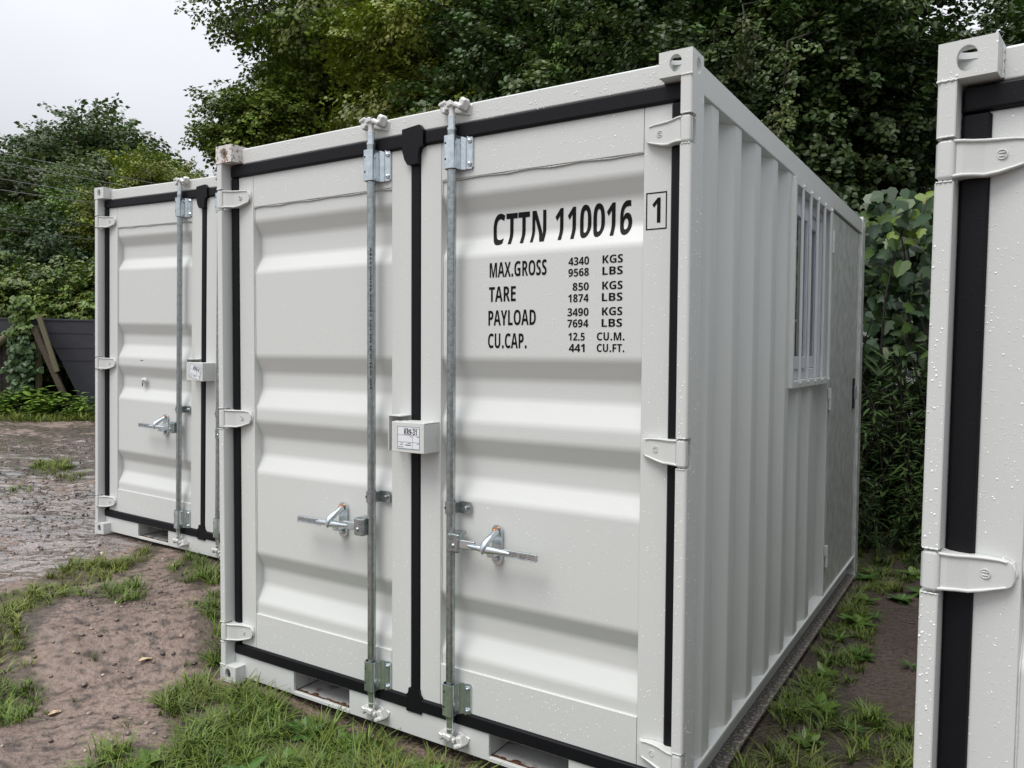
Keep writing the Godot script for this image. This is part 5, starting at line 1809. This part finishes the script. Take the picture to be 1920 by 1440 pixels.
	var spots := [[0.62, 0.10, 0.10, "front"], [0.80, 0.06, 0.085, "front"], [0.98, 0.10, 0.10, "front"], [0.74, 0.30, 0.08, "front"], [0.95, 0.24, 0.09, "front"], [0.5, 0.4, 0.08, "front"], [0.66, 0.42, 0.10, "front"], [1.15, 0.10, 0.09, "front"], [0.42, 0.2, 0.06, "front"], [0.36, 0.56, 0.09, "front"], [0.55, 0.56, 0.08, "front"], [0.86, 0.40, 0.08, "front"], [1.2, 0.28, 0.08, "front"],
		[2.12, -2.6, 0.10, "gap"], [2.2, -2.35, 0.09, "gap"], [2.14, -2.2, 0.11, "gap"], [2.28, -2.75, 0.1, "gap"], [2.1, -1.9, 0.09, "gap"], [2.22, -1.75, 0.08, "gap"], [2.12, -1.45, 0.08, "gap"], [2.3, -1.0, 0.09, "gap"], [2.16, -1.1, 0.09, "gap"], [2.38, -2.95, 0.12, "gap"], [2.5, -3.2, 0.12, "gap"], [2.05, -3.1, 0.1, "gap"], [2.3, -3.35, 0.13, "gap"], [2.42, -1.75, 0.08, "gap"], [2.18, -0.8, 0.08, "gap"]]
	for i in spots.size():
		var q: Array = spots[i]
		var o := put("broadleaf_weed", ros[i % 3], rm[i % 2], self)
		o.position = Vector3(q[0], gh(q[0], q[1]) + 0.012, q[1])
		o.rotation.y = i * 1.7
		o.scale = Vector3.ONE * float(q[2]) * 0.8
		var front: bool = q[3] == "front"
		tag(o, "low broad-leaved weed in the lawn before the lettered doors" if front else "low broad-leaved weed in the strip between the lettered and the shorter container", "weed", "broad-leaved weeds in the front lawn" if front else "broad-leaved weeds between the containers")

func make_cables() -> void:
	var ends := [[Vector3(-20.88, 6.83, -5.80), Vector3(-16.05, 5.70, -9.97)], [Vector3(-20.87, 6.57, -5.79), Vector3(-16.05, 5.49, -9.96)], [Vector3(-20.86, 6.09, -5.78), Vector3(-16.04, 5.15, -9.95)], [Vector3(-20.85, 5.74, -5.77), Vector3(-16.03, 4.96, -9.94)], [Vector3(-20.83, 5.04, -5.74), Vector3(-16.02, 4.41, -9.93)], [Vector3(-20.82, 4.69, -5.73), Vector3(-16.01, 4.06, -9.92)]]
	var word := ["topmost", "second", "third", "fourth", "fifth", "lowest and thickest"]
	for i in 6:
		var st := mb()
		var path := PackedVector3Array()
		var rr := PackedFloat32Array()
		var a: Vector3 = ends[i][0]
		var b: Vector3 = ends[i][1]
		var d := b - a
		a -= d * 1.2
		b += d * 0.5
		for k in 21:
			var t := k / 20.0
			path.append(a.lerp(b, t) + Vector3(0, -0.25 * t * (1.0 - t) + 0.055, 0))
			rr.append(0.008 if i < 5 else 0.012)
		tube(st, path, rr, 5)
		var o := done("overhead_cable", st, M.cable if i > 3 else M.grey_cable, self)
		tag(o, word[i] + " of the six thin overhead cables crossing the trees at the left", "cable", "overhead cables")

# ------------------------------------------------------------------ scene
func _ready() -> void:
	# camera
	var cam := Camera3D.new()
	cam.name = "camera"
	add_child(cam)
	cam.position = Vector3(2.7292, 1.3703, 2.0628)
	cam.rotation_order = EULER_ORDER_YXZ
	cam.rotation_degrees = Vector3(-2.277, 32.2, 0.351)
	cam.fov = 52.503
	cam.near = 0.05
	cam.far = 600.0
	cam.current = true
	# overcast sky: brightest overhead, even towards the horizon, faint cloud mottling
	var env := Environment.new()
	env.background_mode = Environment.BG_SKY
	var sky := Sky.new()
	var pano := PanoramaSkyMaterial.new()
	pano.panorama = sky_texture()
	sky.sky_material = pano
	env.sky = sky
	env.tonemap_mode = Environment.TONE_MAPPER_LINEAR
	env.tonemap_exposure = 1.52
	env.sdfgi_enabled = true
	env.ssao_enabled = true
	env.ssil_enabled = true
	var we := WorldEnvironment.new()
	we.name = "environment"
	we.environment = env
	add_child(we)
	# the sun behind the cloud, high behind the camera's left shoulder
	var sun := DirectionalLight3D.new()
	sun.name = "sun"
	sun.light_color = Color(1.0, 0.98, 0.95)
	sun.light_energy = 0.5
	sun.light_angular_distance = 30.0
	sun.shadow_enabled = true
	add_child(sun)
	sun.look_at_from_position(Vector3.ZERO, -Vector3(-0.12, 1.0, 0.52))
	fn.seed = 4
	fn.frequency = 0.9
	fn.fractal_octaves = 3
	fn2.seed = 9
	fn2.frequency = 9.0
	fn2.fractal_octaves = 4
	make_materials()
	print("materials ", Time.get_ticks_msec())
	# setting
	set_lawns()
	make_ground()
	make_puddle(Vector2(-4.4, -1.25), Vector2(-2.25, -0.15), -0.016)
	make_puddle(Vector2(-3.2, -0.2), Vector2(-1.75, 0.55), -0.018)
	print("ground ", Time.get_ticks_msec())
	# containers
	var c1 := container("storage_container", Vector3.ZERO, 0.0, 0.0, 2.2, 2.0, 3.13, "main")
	tag(c1, "off-white steel storage container with black weight lettering on its door and a barred side window", "container", "storage containers in a row")
	var c2 := container("storage_container", Vector3(-2.2043, 0.1959, -0.7244), 0.0169, -0.0242, 2.2, 2.0, 3.13, "left")
	tag(c2, "off-white storage container set back on the muddy slope, leftmost of the three", "container", "storage containers in a row")
	var c3 := container("storage_container", Vector3(2.5958, 0.0, 0.388), -0.1325, -0.0086, 1.95, 2.0, 2.4, "right")
	tag(c3, "shorter off-white storage container cut off by the right edge of the photo", "container", "storage containers in a row")
	print("containers ", Time.get_ticks_msec())
	make_fence()
	make_trees()
	make_weeds()
	make_grass()
	make_gravel()
	make_cables()
	print("done ", Time.get_ticks_msec())
